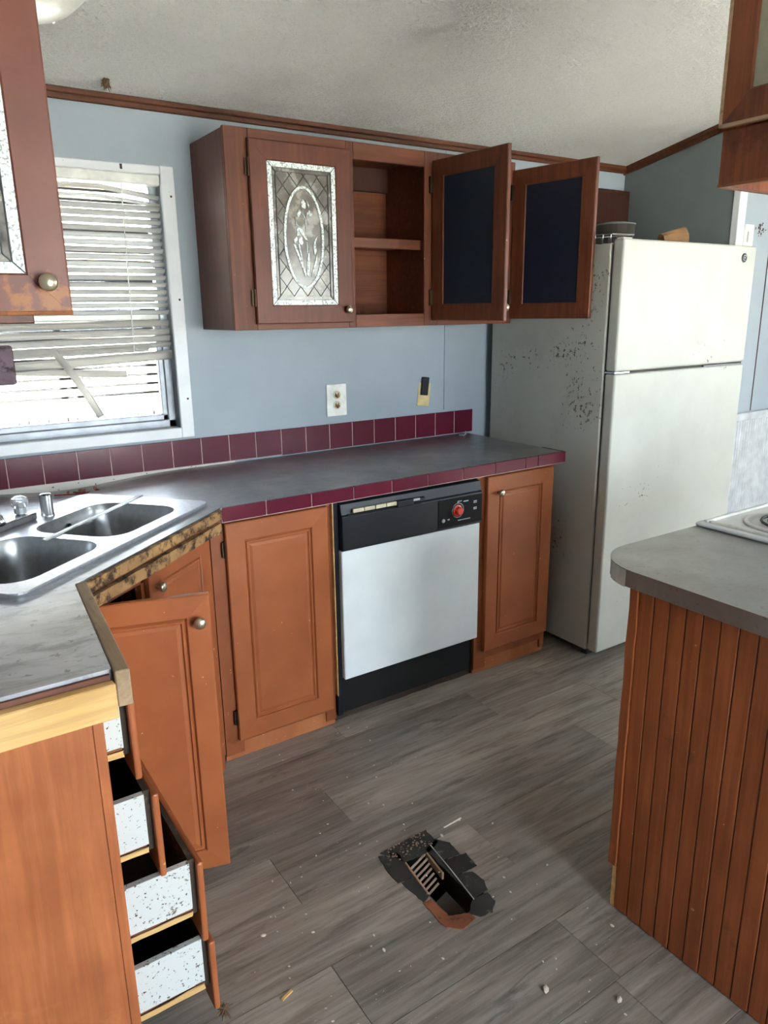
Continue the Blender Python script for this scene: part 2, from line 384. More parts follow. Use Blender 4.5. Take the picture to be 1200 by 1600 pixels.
def lathe(bm, prof, n=16, mtx=None):
    """profile [(r,z)] about z"""
    rings = []; new = []
    for r, z in prof:
        if r < 1e-5: vs = [bm.verts.new((0, 0, z))]
        else: vs = [bm.verts.new((r*math.cos(2*PI*k/n), r*math.sin(2*PI*k/n), z)) for k in range(n)]
        rings.append(vs); new += vs
    for a, b in zip(rings, rings[1:]):
        for k in range(n):
            A, B = a[k % len(a)], a[(k+1) % len(a)]; C, D = b[(k+1) % len(b)], b[k % len(b)]
            f = [A] + ([B] if B is not A else []) + [C] + ([D] if D is not C else [])
            if len(set(f)) >= 3: bm.faces.new(list(dict.fromkeys(f)))
    if mtx is not None: bmesh.ops.transform(bm, matrix=mtx, verts=new)
    return bm
def strip(bm, pts, w, y0, y1, closed=False):
    """flat band of width w along a polyline in the XZ plane, thick from y0 to y1"""
    P = [Vector((p[0], 0, p[1])) for p in pts]; n = len(P); L, R = [], []
    for i in range(n):
        a = P[(i-1) % n] if closed or i > 0 else P[i]; b = P[(i+1) % n] if closed or i < n-1 else P[i]
        d = (b-a).normalized(); nn = Vector((-d.z, 0, d.x))*w/2
        L.append(P[i]+nn); R.append(P[i]-nn)
    rows = []
    for i in range(n): rows.append([bm.verts.new((q.x, y, q.z)) for q, y in ((L[i], y0), (R[i], y0), (R[i], y1), (L[i], y1))])
    rng = range(n) if closed else range(n-1)
    for i in rng:
        a, b = rows[i], rows[(i+1) % n]
        for k in range(4): bm.faces.new((a[k], a[(k+1) % 4], b[(k+1) % 4], b[k]))
    if not closed: bm.faces.new(rows[0]); bm.faces.new(rows[-1][::-1])
    return bm
def blade(bm, pts, y0, y1):
    """closed outline in XZ, thick from y0 to y1"""
    a = [bm.verts.new((x, y0, z)) for x, z in pts]; b = [bm.verts.new((x, y1, z)) for x, z in pts]
    bm.faces.new(a); bm.faces.new(b[::-1])
    for i in range(len(pts)): j = (i+1) % len(pts); bm.faces.new((a[i], a[j], b[j], b[i]))
    return bm

# ------------------------------------------------------------------ room shell
def ceil_z(y):                                  # vaulted ceiling: rises from both long walls to the ridge
    return 2.152 + 0.2*min(-y, -YB+y) if True else 0
RIDGE = YB/2
# floor base with the duct opening, then one object per plank
VX0, VX1, VY0, VY1 = -1.315, -1.190, -1.520, -1.228
def slab_cut(bm, x0, x1, y0, y1, z0, z1, bev=0.0):
    """box minus the duct opening"""
    if x1 <= VX0 or x0 >= VX1 or y1 <= VY0 or y0 >= VY1: return box(bm, x0, x1, y0, y1, z0, z1, bev)
    if x0 < VX0: box(bm, x0, VX0, y0, y1, z0, z1)
    if x1 > VX1: box(bm, VX1, x1, y0, y1, z0, z1)
    a, b = max(x0, VX0), min(x1, VX1)
    if y0 < VY0: box(bm, a, b, y0, VY0, z0, z1)
    if y1 > VY1: box(bm, a, b, VY1, y1, z0, z1)
    return bm
floor = struct('floor', slab_cut(nb(), XL-0.1, XR+0.1, YB-0.1, 0.1, -0.12, -0.004), 'void', label='grey wood-look vinyl plank floor')
PW, PL = 0.2, 1.22
row = 0; y = -0.057 + 0.2
while y > YB:
    y0, y1 = max(y-PW, YB), min(y, 0.0)
    off = {8: -1.63, 6: -1.60, 7: -1.05, 9: -1.10, 5: -1.33}.get(row, random.uniform(-1.2, 0))
    x = off
    while x > XL: x -= PL
    while x < XR:
        x0, x1 = max(x, XL), min(x+PL, XR)
        if x1-x0 > 0.01 and y1-y0 > 0.01:
            link('plank', slab_cut(nb(), x0+0.0006, x1-0.0006, y0+0.0006, y1-0.0006, -0.004, 0.0, 0.0008), 'plank', floor, loc=((x0+x1)/2, (y0+y1)/2, 0))
        x += PL
    y -= PW; row += 1

# walls (the window wall with its opening)
WX0, WX1, WZ0, WZ1 = -2.36, -1.402, 1.062, 1.928
bm = nb()
ZT = 2.16
box(bm, XL-0.1, WX0, 0, 0.1, 0, ZT); box(bm, WX1, 1.2, 0, 0.1, 0, ZT)
box(bm, WX0, WX1, 0, 0.1, 0, WZ0); box(bm, WX0, WX1, 0, 0.1, WZ1, ZT)
box(bm, 1.2, XR+0.1, 0, 0.1, 0, ZT)
wall_back = struct('wall_back', bm, 'wall', label='pale blue painted wall behind the counter')
def gable(x0, x1, ya, yb):
    """wall slab x0..x1 whose top follows the ceiling from ya to yb"""
    b = nb(); ys = sorted({ya, yb} | ({RIDGE} if ya < RIDGE < yb else set()))
    for p, q in zip(ys, ys[1:]):
        v = [b.verts.new((x, yy, z)) for x in (x0, x1) for yy, z in ((p, 0), (q, 0), (q, ceil_z(q)+.01), (p, ceil_z(p)+.01))]
        for f in ((0, 1, 2, 3), (7, 6, 5, 4), (0, 4, 5, 1), (1, 5, 6, 2), (2, 6, 7, 3), (3, 7, 4, 0)): b.faces.new([v[i] for i in f])
    return b
struct('wall_left', gable(XL-0.1, XL, YB-0.1, 0.1), 'wall')
WGX, WGY = 0.985, -0.63
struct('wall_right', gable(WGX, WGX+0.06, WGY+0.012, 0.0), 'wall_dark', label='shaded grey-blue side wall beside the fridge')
b = nb(); box(b, WGX, XR, WGY, WGY+0.012, 0, ceil_z(WGY))
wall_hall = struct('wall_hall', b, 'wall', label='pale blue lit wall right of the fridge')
# end wall and rear wall with the added, unseen windows
def wall_holes(name, length, holes, place, top):
    b = nb(); xs = sorted({length[0], length[1]} | {h[0] for h in holes} | {h[1] for h in holes})
    for p, q in zip(xs, xs[1:]):
        h = [h for h in holes if h[0] <= p and q <= h[1]]
        if h: segs = [(0, h[0][2]), (h[0][3], top)]
        else: segs = [(0, top)]
        for z0, z1 in segs:
            if z1 > z0: place(b, p, q, z0, z1)
    return struct(name, b, 'wall_white')
wall_holes('wall_front', (XL-0.1, XR+0.1), REAR_OPEN, lambda b, p, q, z0, z1: box(b, p, q, YB-0.1, YB, z0, z1), 2.16)
wall_holes('wall_end', (YB-0.1, WGY), END_OPEN, lambda b, p, q, z0, z1: box(b, XR, XR+0.1, p, q, z0, z1), 2.7)
n = 2
for a, b_, c, d in REAR_OPEN:
    w = nb()
    for q in ((a, a+.05, c, d), (b_-.05, b_, c, d), (a, b_, c, c+.05), (a, b_, d-.05, d), ((a+b_)/2-.025, (a+b_)/2+.025, c, d)): box(w, q[0], q[1], YB-.08, YB-.02, q[2], q[3])
    o = struct('window_%d' % n, w, 'whitetrim'); link('pane', bx(a+.05, b_-.05, YB-.052, YB-.048, c+.05, d-.05), 'glass', o); n += 1
for a, b_, c, d in END_OPEN:
    w = nb()
    for q in ((a, a+.05, c, d), (b_-.05, b_, c, d), (a, b_, c, c+.05), (a, b_, d-.05, d)): box(w, XR+.02, XR+.08, q[0], q[1], q[2], q[3])
    o = struct('window_%d' % n, w, 'whitetrim'); link('pane', bx(XR+.048, XR+.052, a+.05, b_-.05, c+.05, d-.05), 'glass', o); n += 1
# ceiling: two slopes
b = nb()
for ya, yb in ((0.1, RIDGE), (RIDGE, YB-0.1)):
    za, zb = 2.152+0.2*min(-ya, -YB+ya), 2.152+0.2*min(-yb, -YB+yb)
    v = [b.verts.new(q) for q in ((XL-.1, ya, za), (XR+.1, ya, za), (XR+.1, yb, zb), (XL-.1, yb, zb), (XL-.1, ya, za+.08), (XR+.1, ya, za+.08), (XR+.1, yb, zb+.08), (XL-.1, yb, zb+.08))]
    for f in ((0, 1, 2, 3), (7, 6, 5, 4), (0, 4, 5, 1), (1, 5, 6, 2), (2, 6, 7, 3), (3, 7, 4, 0)): b.faces.new([v[i] for i in f])
struct('ceiling', b, 'ceiling', label='white textured sloping ceiling')
# crown trims
t1 = nb(); box(t1, XL, WGX, -0.012, 0, 2.122, 2.150, 0.003); box(t1, XL, WGX, -0.022, 0, 2.138, 2.157, 0.003)
struct('trim_1', t1, 'trim', label='dark wood crown strip under the ceiling')
t2 = nb()
for dy, zo, h in ((0.012, -0.036, 0.040), (0.02, -0.018, 0.02)):
    q = [(0, ceil_z(0)+zo), (WGY+.012, ceil_z(WGY+.012)+zo), (WGY+.012, ceil_z(WGY+.012)+zo+h), (0, ceil_z(0)+zo+h)]
    v = [t2.verts.new((x, yy, z)) for x in (WGX-dy, WGX) for yy, z in q]
    for f in ((0, 1, 2, 3), (7, 6, 5, 4), (0, 4, 5, 1), (1, 5, 6, 2), (2, 6, 7, 3), (3, 7, 4, 0)): t2.faces.new([v[i] for i in f])
struct('trim_2', t2, 'trim', label='dark wood strip following the sloped ceiling')
struct('trim_3', bx(WGX-0.004, WGX+0.052, WGY-0.014, WGY+0.02, 0, ceil_z(WGY)-0.01, 0.003), 'whitetrim', label='pale corner board beside the fridge')
struct('trim_4', bx(-0.166, -0.160, -0.004, 0, 1.03, 2.12), 'wall', label='wall panel joint strip')
# seam, chair rail and beadboard of the right hand wall
struct('trim_5', bx(1.276, 1.280, WGY-0.003, WGY, 0.97, ceil_z(WGY)-0.02), 'groove', label='dark wall panel seam')
bead = nb(); k = 1.045
while k < 2.6:
    box(bead, k, k+0.019, WGY-0.009, WGY, 0.0, 0.93, 0.003); k += 0.021
struct('trim_6', bead, 'wainscot', label='white beaded wainscot right of the fridge')
struct('trim_7', bx(1.045, 2.6, WGY-0.018, WGY, 0.925, 0.965, 0.004), 'wainscot', label='white chair rail on the wainscot')

# ------------------------------------------------------------------ window in the back wall
w = nb()
for q in ((WX0-.002, WX0+.03, WZ0, WZ1), (WX1-.028, WX1+.002, WZ0, WZ1), (WX0, WX1, WZ0, WZ0+.03), (WX0, WX1, WZ1-.03, WZ1)):
    box(w, q[0], q[1], 0.045, 0.09, q[2], q[3], 0.003)
win = struct('window_1', w, 'alu', label='window over the sink with white casing')
link('meeting_rail', bx(WX0+.03, WX1-.028, 0.05, 0.08, 1.452, 1.482, .003), 'white', win)
for q in ((WX0+.03, WX0+.05, WZ0+.03, 1.452), (WX1-.046, WX1-.028, WZ0+.03, 1.452)): link('sash_stile', bx(q[0], q[1], 0.05, 0.075, q[2], q[3], .002), 'alu', win)
link('sash_rail', bx(WX0+.03, WX1-.028, 0.05, 0.075, WZ0+.03, WZ0+.05, .002), 'alu', win)
link('pane', bx(WX0+.03, WX1-.028, 0.069, 0.072, 1.482, WZ1-.03), 'glass', win)
link('pane', bx(WX0+.05, WX1-.046, 0.061, 0.064, WZ0+.05, 1.452), 'dimmed_glass', win)
CW = 0.046
link('casing', bx(WX1-.002, WX1+CW, -0.016, 0.0, WZ0-.034, WZ1+.028, .003), 'whitetrim', win)
link('casing', bx(WX0-CW, WX0+.002, -0.016, 0.0, WZ0-.034, WZ1+.028, .003), 'whitetrim', win)
link('casing', bx(WX0+.002, WX1-.002, -0.016, 0.0, WZ1-.002, WZ1+.026, .003), 'whitetrim', win)
link('window_sill', bx(WX0+.002, WX1-.002, -0.018, 0.04, WZ0-.034, WZ0+.004, .003), 'whitetrim', win)
for z in (1.86, 1.52, 1.17): link('nail', lathe(nb(), [(0, .002), (.004, .001), (.004, 0)], 8, Matrix.Translation((WX1+.03, -0.016, z)) @ Matrix.Rotation(PI/2, 4, 'X')), 'groove', win)

# venetian blind
bl = thing('window_blind', (-1.88, 0.012, 1.9), 'broken white venetian blind hanging in the window over the sink', 'blind')
link('headrail', bx(WX0+.004, WX1-.004, -0.012, 0.028, 1.892, 1.926, .003), 'white', bl)
link('bracket', bx(-1.536, -1.528, -0.017, -0.012, 1.934, 1.95), 'bronze', bl)
def slat_mesh(pts, wid=0.025, tilt=38, arc=0.0032, roll=None):
    """curved slat swept along pts (x,z offsets) ; tilt in degrees about its length"""
    b = nb(); rows = []
    for i, (x, yy, z) in enumerate(pts):
        d = Vector(pts[min(i+1, len(pts)-1)]) - Vector(pts[max(i-1, 0)]); d.normalize()
        side = Vector((0, 1, 0)); nn = d.cross(side).normalized()
        th = math.radians(tilt if roll is None else roll[i]); r = []
        for k in range(5):
            s = (k/4-.5)*wid; h = arc*(1-(2*k/4-1)**2)
            lx, lz = s*math.cos(th)-h*math.sin(th), s*math.sin(th)+h*math.cos(th)
            r.append(b.verts.new(Vector((x, yy, z)) + side*lx - nn*lz))
        rows.append(r)
    for a, c in zip(rows, rows[1:]):
        for k in range(4): b.faces.new((a[k], a[k+1], c[k+1], c[k]))
    bmesh.ops.solidify(b, geom=b.faces[:], thickness=0.0006)
    return b
SX0, SX1, SY = WX0+.012, WX1+.000, 0.012
z = 1.866; i = 0
straight = None
while z > 1.47:
    if i < 2:
        dr = (0.012, 0.006)[i]
        pts = [(SX0, SY, z+dr*.8), (-1.75, SY, z+dr), (-1.60, SY, z+dr*1.2), (SX1-.006, SY, z-0.012)]
        link('slat', slat_mesh(pts, tilt=30-10*i), 'slat', bl, smooth=True)
    elif straight is None:
        straight = link('slat', slat_mesh([(SX0, SY, z), (SX1-.006, SY, z)]), 'slat', bl, loc=(-1.88, SY, z), smooth=True)
    else:
        o = straight.copy(); COL.objects.link(o); o.location = Vector((-1.88, SY, z)) - aloc(bl); o.rotation_euler = (0, random.uniform(-.004, .004), 0)
    z -= 0.0228; i += 1
for zl, zr, t in ((1.432, 1.440, 62), (1.402, 1.411, 62), (1.372, 1.388, 55), (1.350, 1.366, 40)):
    link('slat', slat_mesh([(SX0, SY, zl), (SX1-.008, SY, zr)], wid=0.027, tilt=t), 'slat', bl, smooth=True)
link('broken_slat', slat_mesh([(SX0, SY-.004, 1.335), (-1.49, SY-.004, 1.355)], tilt=58), 'slat', bl, smooth=True)
link('broken_slat', slat_mesh([(SX0+.1, SY+.012, 1.318), (-1.572, SY+.012, 1.268)], tilt=70), 'slat', bl, smooth=True)
link('bent_slat', slat_mesh([(SX0, SY-.02, 1.338), (-1.84, SY-.02, 1.357), (-1.805, SY-.02, 1.352), (-1.77, SY-.02, 1.30), (-1.72, SY-.021, 1.21), (-1.682, SY-.022, 1.130)], tilt=75), 'slat', bl, smooth=True)
rb = slat_mesh([(SX0, SY, 1.292), (-1.408, SY, 1.330)], wid=.034, tilt=75, arc=.006); link('bottom_rail', rb, 'slat', bl, smooth=True)
for x in (-2.22, -1.545):
    link('ladder_cord', tube(nb(), [(x+.012, -0.006, 1.93), (x+.004, -.006, 1.6), (x, -0.006, 1.345)], 0.002, 6), 'gloss_white', bl)

# ------------------------------------------------------------------ neighbouring house outside
NY = 5.8
nbh = thing('neighbour_house', (-1.0, NY, -0.7), 'beige sided house with white skirting seen through the window', 'building')
zz = 0.53; first = None
link('shadow_backing', bx(-9, 9, NY+.07, NY+.09, 0.43, 2.9), 'void', nbh)  # near-black sheet added behind the courses to draw their shadow lines
while zz < 2.9:
    b = nb(); v = [b.verts.new(q) for q in ((-9, NY, zz), (9, NY, zz), (9, NY+.022, zz+.070), (-9, NY+.022, zz+.070), (-9, NY+.06, zz), (9, NY+.06, zz), (9, NY+.06, zz+.070), (-9, NY+.06, zz+.070))]
    for f in ((0, 1, 2, 3), (7, 6, 5, 4), (0, 4, 5, 1), (2, 6, 7, 3), (1, 5, 6, 2), (0, 3, 7, 4)): b.faces.new([v[i] for i in f])
    link('siding_course', b, 'siding', nbh); zz += 0.1
link('trim_band', bx(-9, 9, NY-.02, NY+.05, 0.43, 0.53), 'whitetrim', nbh)
sk = nb(); k = -9
while k < 9:
    box(sk, k, k+.075, NY+.0, NY+.03, -0.7, 0.40, 0.004); k += random.choice((.09, .095, .10))
link('skirting_backing', bx(-9, 9, NY+.05, NY+.07, -.7, .40), 'lead', nbh); o = link('skirting', sk, 'skirting', nbh); o['kind'] = 'stuff'
link('roof', bx(-9.2, 9.2, NY-.3, NY+4, 2.9, 3.0), 'whitetrim', nbh)
g = nb(); box(g, -40, 40, 0.35, 60, -0.8, -0.7); box(g, -40, 40, -60, YB-.35, -0.8, -0.7); box(g, XR+.4, 40, YB-.35, .35, -0.8, -0.7)
struct('ground', g, 'ground', label='pale ground outside')

# ------------------------------------------------------------------ doors, knobs, hinges
def bevel_all(bm, off, ang=0.5):
    bmesh.ops.recalc_face_normals(bm, faces=bm.faces[:])
    es = [e for e in bm.edges if len(e.link_faces) == 2 and e.calc_face_angle(0) > ang]
    bmesh.ops.bevel(bm, geom=es, offset=off, segments=1, affect='EDGES'); return bm
def bevel_straight(bm, off):
    """round only the edges that run along x or z, so mitres stay tight"""
    bmesh.ops.recalc_face_normals(bm, faces=bm.faces[:])
    es = []
    for e in bm.edges:
        d = e.verts[1].co-e.verts[0].co
        if abs(d.y) < 1e-6 and min(abs(d.x), abs(d.z)) < 1e-6: es.append(e)
    bmesh.ops.bevel(bm, geom=es, offset=off, segments=1, affect='EDGES'); return bm
KNOB = [(0.006, 0.0), (0.006, 0.010), (0.010, 0.013), (0.0145, 0.018), (0.0145, 0.022), (0.011, 0.026), (0.0, 0.028)]
def add_knob(parent, mtx, x, y, z, out=-1, m='brass'):
    k = Matrix.Translation((x, y, z)) @ Matrix.Rotation(PI/2 if out < 0 else -PI/2, 4, 'X')
    link('knob', lathe(nb(), KNOB, 14, mtx @ k), m, parent, smooth=True)
def add_hinge(parent, mtx, x, y, z):
    b = nb(); box(b, x-.008, x+.004, y-.002, y, z-.026, z+.026, .001); tube(b, [(x+.002, y-.004, z-.028), (x+.002, y-.004, z+.028)], .0042, 8)
    link('hinge', xf(b, mtx), 'bronze', parent)
IRIS = [[(325,890),(345,900),(440,1190),(430,1225)], [(475,935),(480,1100),(465,1230),(445,1200),(455,1050)], [(570,790),(545,870),(550,960),(530,1000),(520,930),(530,850)],
        [(555,980),(550,1080),(490,1230),(500,1180)], [(345,620),(365,690),(390,715),(360,700)], [(430,435),(460,480),(455,530),(420,520),(412,470)], [(395,540),(410,570),(385,625),(370,590)],
        [(418,550),(440,600),(455,640),(440,620)], [(490,555),(470,600),(457,640),(470,570)], [(490,540),(522,590),(500,612),(480,580)], [(465,440),(495,500),(488,522)],
        [(375,720),(415,740),(440,800),(475,860),(440,840),(400,780)], [(330,850),(360,810),(365,850),(340,890)], [(375,830),(410,820),(420,880),(405,910),(380,880)], [(362,730),(380,725),(385,800),(363,815)],
        [(450,640),(458,640),(456,765),(450,765)], [(455,870),(463,870),(463,990),(456,990)], [(372,890),(384,890),(414,1090),(404,1090)]]
def glass_fill(door, mtx, x0, x1, z0, z1, yf, iris=True):
    """leaded, etched pane: border glass, came lines, lattice, oval with irises"""
    gw, gh = x1-x0, z1-z0
    link('pane', xf(bx(x0-.004, x1+.004, yf+.004, yf+.008, z0-.004, z1+.004), mtx), 'pane', door)
    e = 0.017
    for pts in ([(x0, z0), (x1, z0), (x1-e, z0+e), (x0+e, z0+e)], [(x1, z0), (x1, z1), (x1-e, z1-e), (x1-e, z0+e)],
                [(x1, z1), (x0, z1), (x0+e, z1-e), (x1-e, z1-e)], [(x0, z1), (x0, z0), (x0+e, z0+e), (x0+e, z1-e)]):
        link('border_glass', xf(blade(nb(), pts, yf+.0015, yf+.004), mtx), 'frosted', door)
    L = nb(); e2 = e+.012; yl0, yl1 = yf+.0018, yf+.0042; lw = .0022
    for q in (e, e2):
        strip(L, [(x0+q, z0+q), (x1-q, z0+q), (x1-q, z1-q), (x0+q, z1-q)], lw, yl0-.0006, yl1, True)
    for cx, cz, sx, sz in ((x0, z0, 1, 1), (x1, z0, -1, 1), (x1, z1, -1, -1), (x0, z1, 1, -1)):
        strip(L, [(cx, cz), (cx+sx*e2, cz+sz*e2)], lw, yl0-.0008, yl1)
    ocx, ocz, oa, ob = x0+.5*gw, z0+.485*gh, .285*gw, .355*gh
    # diamond lattice outside the oval
    ax0, ax1, az0, az1 = x0+e2, x1-e2, z0+e2, z1-e2; dx, dz = .205*gw, .142*gh
    N = 260
    for s in (1, -1):
        for k in range(-14, 16):
            run = []
            for i in range(N+1):
                xx = ax0+(ax1-ax0)*i/N; zz_ = az0 + (k*dz if s > 0 else (k+0)*dz) + s*(xx-ax0)*dz/dx
                ok = az0 <= zz_ <= az1 and ((xx-ocx)/(oa+.004))**2+((zz_-ocz)/(ob+.004))**2 > 1
                if ok: run.append((xx, zz_))
                if (not ok or i == N):
                    if len(run) > 3: strip(L, [run[0], run[-1]], .0013, yl0, yl1)
                    run = []
    link('lead_came', xf(L, mtx), 'lead', door)
    ov = [(ocx+oa*math.cos(2*PI*k/48), ocz+ob*math.sin(2*PI*k/48)) for k in range(48)]
    link('oval_ring', xf(strip(nb(), ov, .0085, yf+.0008, yf+.004, True), mtx), 'frosted', door)
    if iris:
        b = nb()
        for pl in IRIS:
            blade(b, [(x0+(px-105)/655*gw, z1-(py-90)/1435*gh) for px, py in pl], yf+.0012, yf+.004)
        link('iris_flowers', xf(b, mtx), 'frosted', door)
def make_door(parent, mtx, w, h, style='raised', fw=.063, t=.019, m='orange', knob=None, knob_mat='brass', hinge=None, back='navy', label=None, edge=None, iris=True, name='door'):
    yf = -t
    if style == 'raised':
        b = nb(); rings = []
        for ins, yy in ((fw-.004, yf+.007), (fw+.002, yf+.007), (fw+.006, yf+.002), (fw+.010, yf+.002), (fw+.013, yf+.006), (fw+.016, yf+.006), (fw+.024, yf+.003), (fw+.028, yf+.003)):
            rings.append([b.verts.new((x, yy, z)) for x, z in ((ins, ins), (w-ins, ins), (w-ins, h-ins), (ins, h-ins))])
        for a, c in zip(rings, rings[1:]):
            for k in range(4): b.faces.new((a[k], a[(k+1) % 4], c[(k+1) % 4], c[k]))
        b.faces.new(rings[-1])
        bk = [b.verts.new((v.co.x, -.003, v.co.z)) for v in rings[0]]; b.faces.new(bk[::-1])
        for k in range(4): b.faces.new((rings[0][k], bk[k], bk[(k+1) % 4], rings[0][(k+1) % 4]))
        door = link(name, xf(b, mtx), m, parent)
    else:
        door = link(name, xf(bx(fw-.006, w-fw+.006, -.007, -.004, fw-.006, h-fw+.006), mtx), back, parent)
    if label: door['label'] = label
    g = .0002; e = fw
    for nm, pts in (('stile', [(0, 0), (e, e+g), (e, h-e-g), (0, h)]), ('stile', [(w, 0), (w, h), (w-e, h-e-g), (w-e, e+g)]),
                    ('rail', [(g, 0), (w-g, 0), (w-e, e-g), (e, e-g)]), ('rail', [(g, h), (e, h-e+g), (w-e, h-e+g), (w-g, h)])):
        link(nm, xf(bevel_straight(blade(nb(), pts, yf, 0), .003), mtx), m, door)
    if edge:   # rubbed-through edges along the outer arris
        for q in ((0, w, -.001, .006),):
            link('worn_edge', xf(bx(q[0], q[1], yf-.0008, yf+.006, q[2], q[3], .001), mtx), edge, door)
    if style == 'glass': glass_fill(door, mtx, fw, w-fw, fw, h-fw, yf, iris)
    if style == 'plain_glass': link('pane', xf(bx(fw-.004, w-fw+.004, yf+.005, yf+.009, fw-.004, h-fw+.004), mtx), 'amber', door)
    if knob: add_knob(door, mtx, knob[0], yf, knob[1], -1, knob_mat)
    if hinge is not None:
        for z in (.085, h-.085): add_hinge(door, mtx, hinge, yf+.010, z)
    return door

# ------------------------------------------------------------------ wall cabinet on the back wall
CX0, CX1, CY, CZ0, CZ1 = -1.287, -0.045, -0.30, 1.415, 2.04
wc = thing('wall_cabinet', ((CX0+CX1)/2, -0.15, CZ0), 'dark brown wall cabinet with etched glass door and two doors hanging open', 'cabinet')
link('side_panel', bx(CX0, CX0+.016, CY+.018, 0, CZ0, CZ1-.004, .001), 'upper', wc)
link('side_panel', bx(CX1-.016, CX1, CY+.018, 0, CZ0, CZ1-.004, .001), 'upper', wc)
link('partition', bx(-.842, -.826, CY+.018, -.006, CZ0+.03, CZ1-.02), 'inner', wc)
link('partition', bx(-.478, -.462, CY+.018, -.006, CZ0+.03, CZ1-.02), 'inner', wc)
link('top_panel', bx(CX0+.016, CX1-.016, CY+.018, 0, CZ1-.02, CZ1-.006), 'inner', wc)
link('bottom_panel', bx(CX0+.016, CX1-.016, CY+.018, 0, CZ0+.022, CZ0+.036), 'inner', wc)
link('back_panel', bx(CX0+.016, CX1-.016, -.006, 0, CZ0+.036, CZ1-.02), 'inner', wc)
link('cleat', bx(-.826, -.478, -.022, -.006, 1.93, 2.018), 'groove', wc)
for a, b_ in ((CX0+.016, -.842), (-.826, -.478), (-.462, CX1-.016)):
    o = link('shelf', bx(a, b_, CY+.045, -.006, 1.712, 1.728), 'inner', wc)
    link('shelf_lip', bx(a, b_, CY+.030, CY+.045, 1.696, 1.732, .002), 'upper_x', o)
for a, b_ in ((CX0, -1.205), (-.842, -.812), (-.502, -.440), (-.092, CX1)):
    link('frame_stile', bx(a, b_, CY, CY+.018, CZ0, CZ1, .0015), 'upper_frame', wc)
for a, b_ in ((-1.205, -.842), (-.812, -.502), (-.440, -.092)):
    link('frame_rail', bx(a, b_, CY, CY+.018, CZ0, CZ0+.046, .0015), 'upper_x', wc)
    link('frame_rail', bx(a, b_, CY, CY+.018, CZ1-.056, CZ1, .0015), 'upper_x', wc)
make_door(wc, Matrix.Translation((-1.212, CY, 1.434)), .378, .575, 'glass', .062, m='upper', knob=(.352, .045), hinge=-.004, label='etched glass door with iris pattern')
def open_door(parent, hx, hy, z, w, h, deg, **kw):      # hinged on its right edge
    return make_door(parent, Matrix.Translation((hx, hy, z)) @ Matrix.Rotation(math.radians(deg), 4, 'Z') @ Matrix.Translation((-w, 0, 0)), w, h, **kw)
open_door(wc, -.470, -.305, 1.434, .372, .575, 96, style='glass', fw=.062, m='upper_frame', knob=(.025, .045), back='navy', iris=False, label='open door with dark teal backing')
open_door(wc, -.058, -.305, 1.434, .375, .575, 100.5, style='glass', fw=.062, m='upper_frame', knob=(.025, .045), back='navy2', iris=False, label='open door with dark navy backing')
for hx in (-.470, -.058):
    for z in (1.52, 1.925): link('hinge', bx(hx-.012, hx+.004, CY-.012, CY, z-.03, z+.03, .002), 'bronze', wc)
# film lying on the shelf
b = nb(); rows = []
for i in range(9):
    rows.append([b.verts.new((-.735+.022*i, -.235+.02*j, 1.7295+.006*abs(math.sin(i*1.7+j*2.1)))) for j in range(4)])
for a, c in zip(rows, rows[1:]):
    for j in range(3): b.faces.new((a[j], a[j+1], c[j+1], c[j]))
bmesh.ops.solidify(b, geom=b.faces[:], thickness=.0012)
tag(link('plastic_wrap', b, 'plastic_film', loc=(-.65, -.2, 1.728)), 'crumpled grey plastic wrap lying on the open cabinet shelf', 'wrap')

# dark panel cabinet above the fridge
of = thing('over_fridge_cabinet', (.62, -.03, 1.80), 'shallow dark brown cupboard on the wall above the fridge', 'cabinet')
link('body', bx(.30, WGX-.014, -.05, 0, 1.795, 2.035, .002), 'espresso', of)
link('door', bx(.32, WGX-.03, -.064, -.05, 1.81, 2.02, .003), 'espresso', of)

# ------------------------------------------------------------------ left wall cabinet, its doors swung open
lc = thing('wall_cabinet', (-2.51, -.95, 1.455), 'red-brown wall cabinet at left edge with door open before the window', 'cabinet')
LZ0, LZ1 = 1.455, 2.10
link('body', box(box(box(box(nb(), XL, -2.378, -1.335, -1.319, LZ0, LZ1), XL, -2.378, -.575, -.56, LZ0, LZ1), XL, -2.378, -1.319, -.575, LZ0+.02, LZ0+.036), XL, -2.378, -1.319, -.575, LZ1-.02, LZ1-.004), 'upper', lc)
link('back_panel', bx(XL, XL+.006, -1.319, -.575, LZ0, LZ1), 'inner', lc)
link('shelf', bx(XL+.006, -2.40, -1.319, -.575, 1.76, 1.776), 'inner', lc)
for a, c in ((-1.335, -1.29), (-.60, -.56)): link('frame_stile', bx(-2.378, -2.36, a, c, LZ0, LZ1, .0015), 'upper_frame', lc)
for a, c in ((LZ0, LZ0+.045), (LZ1-.05, LZ1)): link('frame_rail', bx(-2.378, -2.36, -1.29, -.60, a, c, .0015), 'upper_frame', lc)
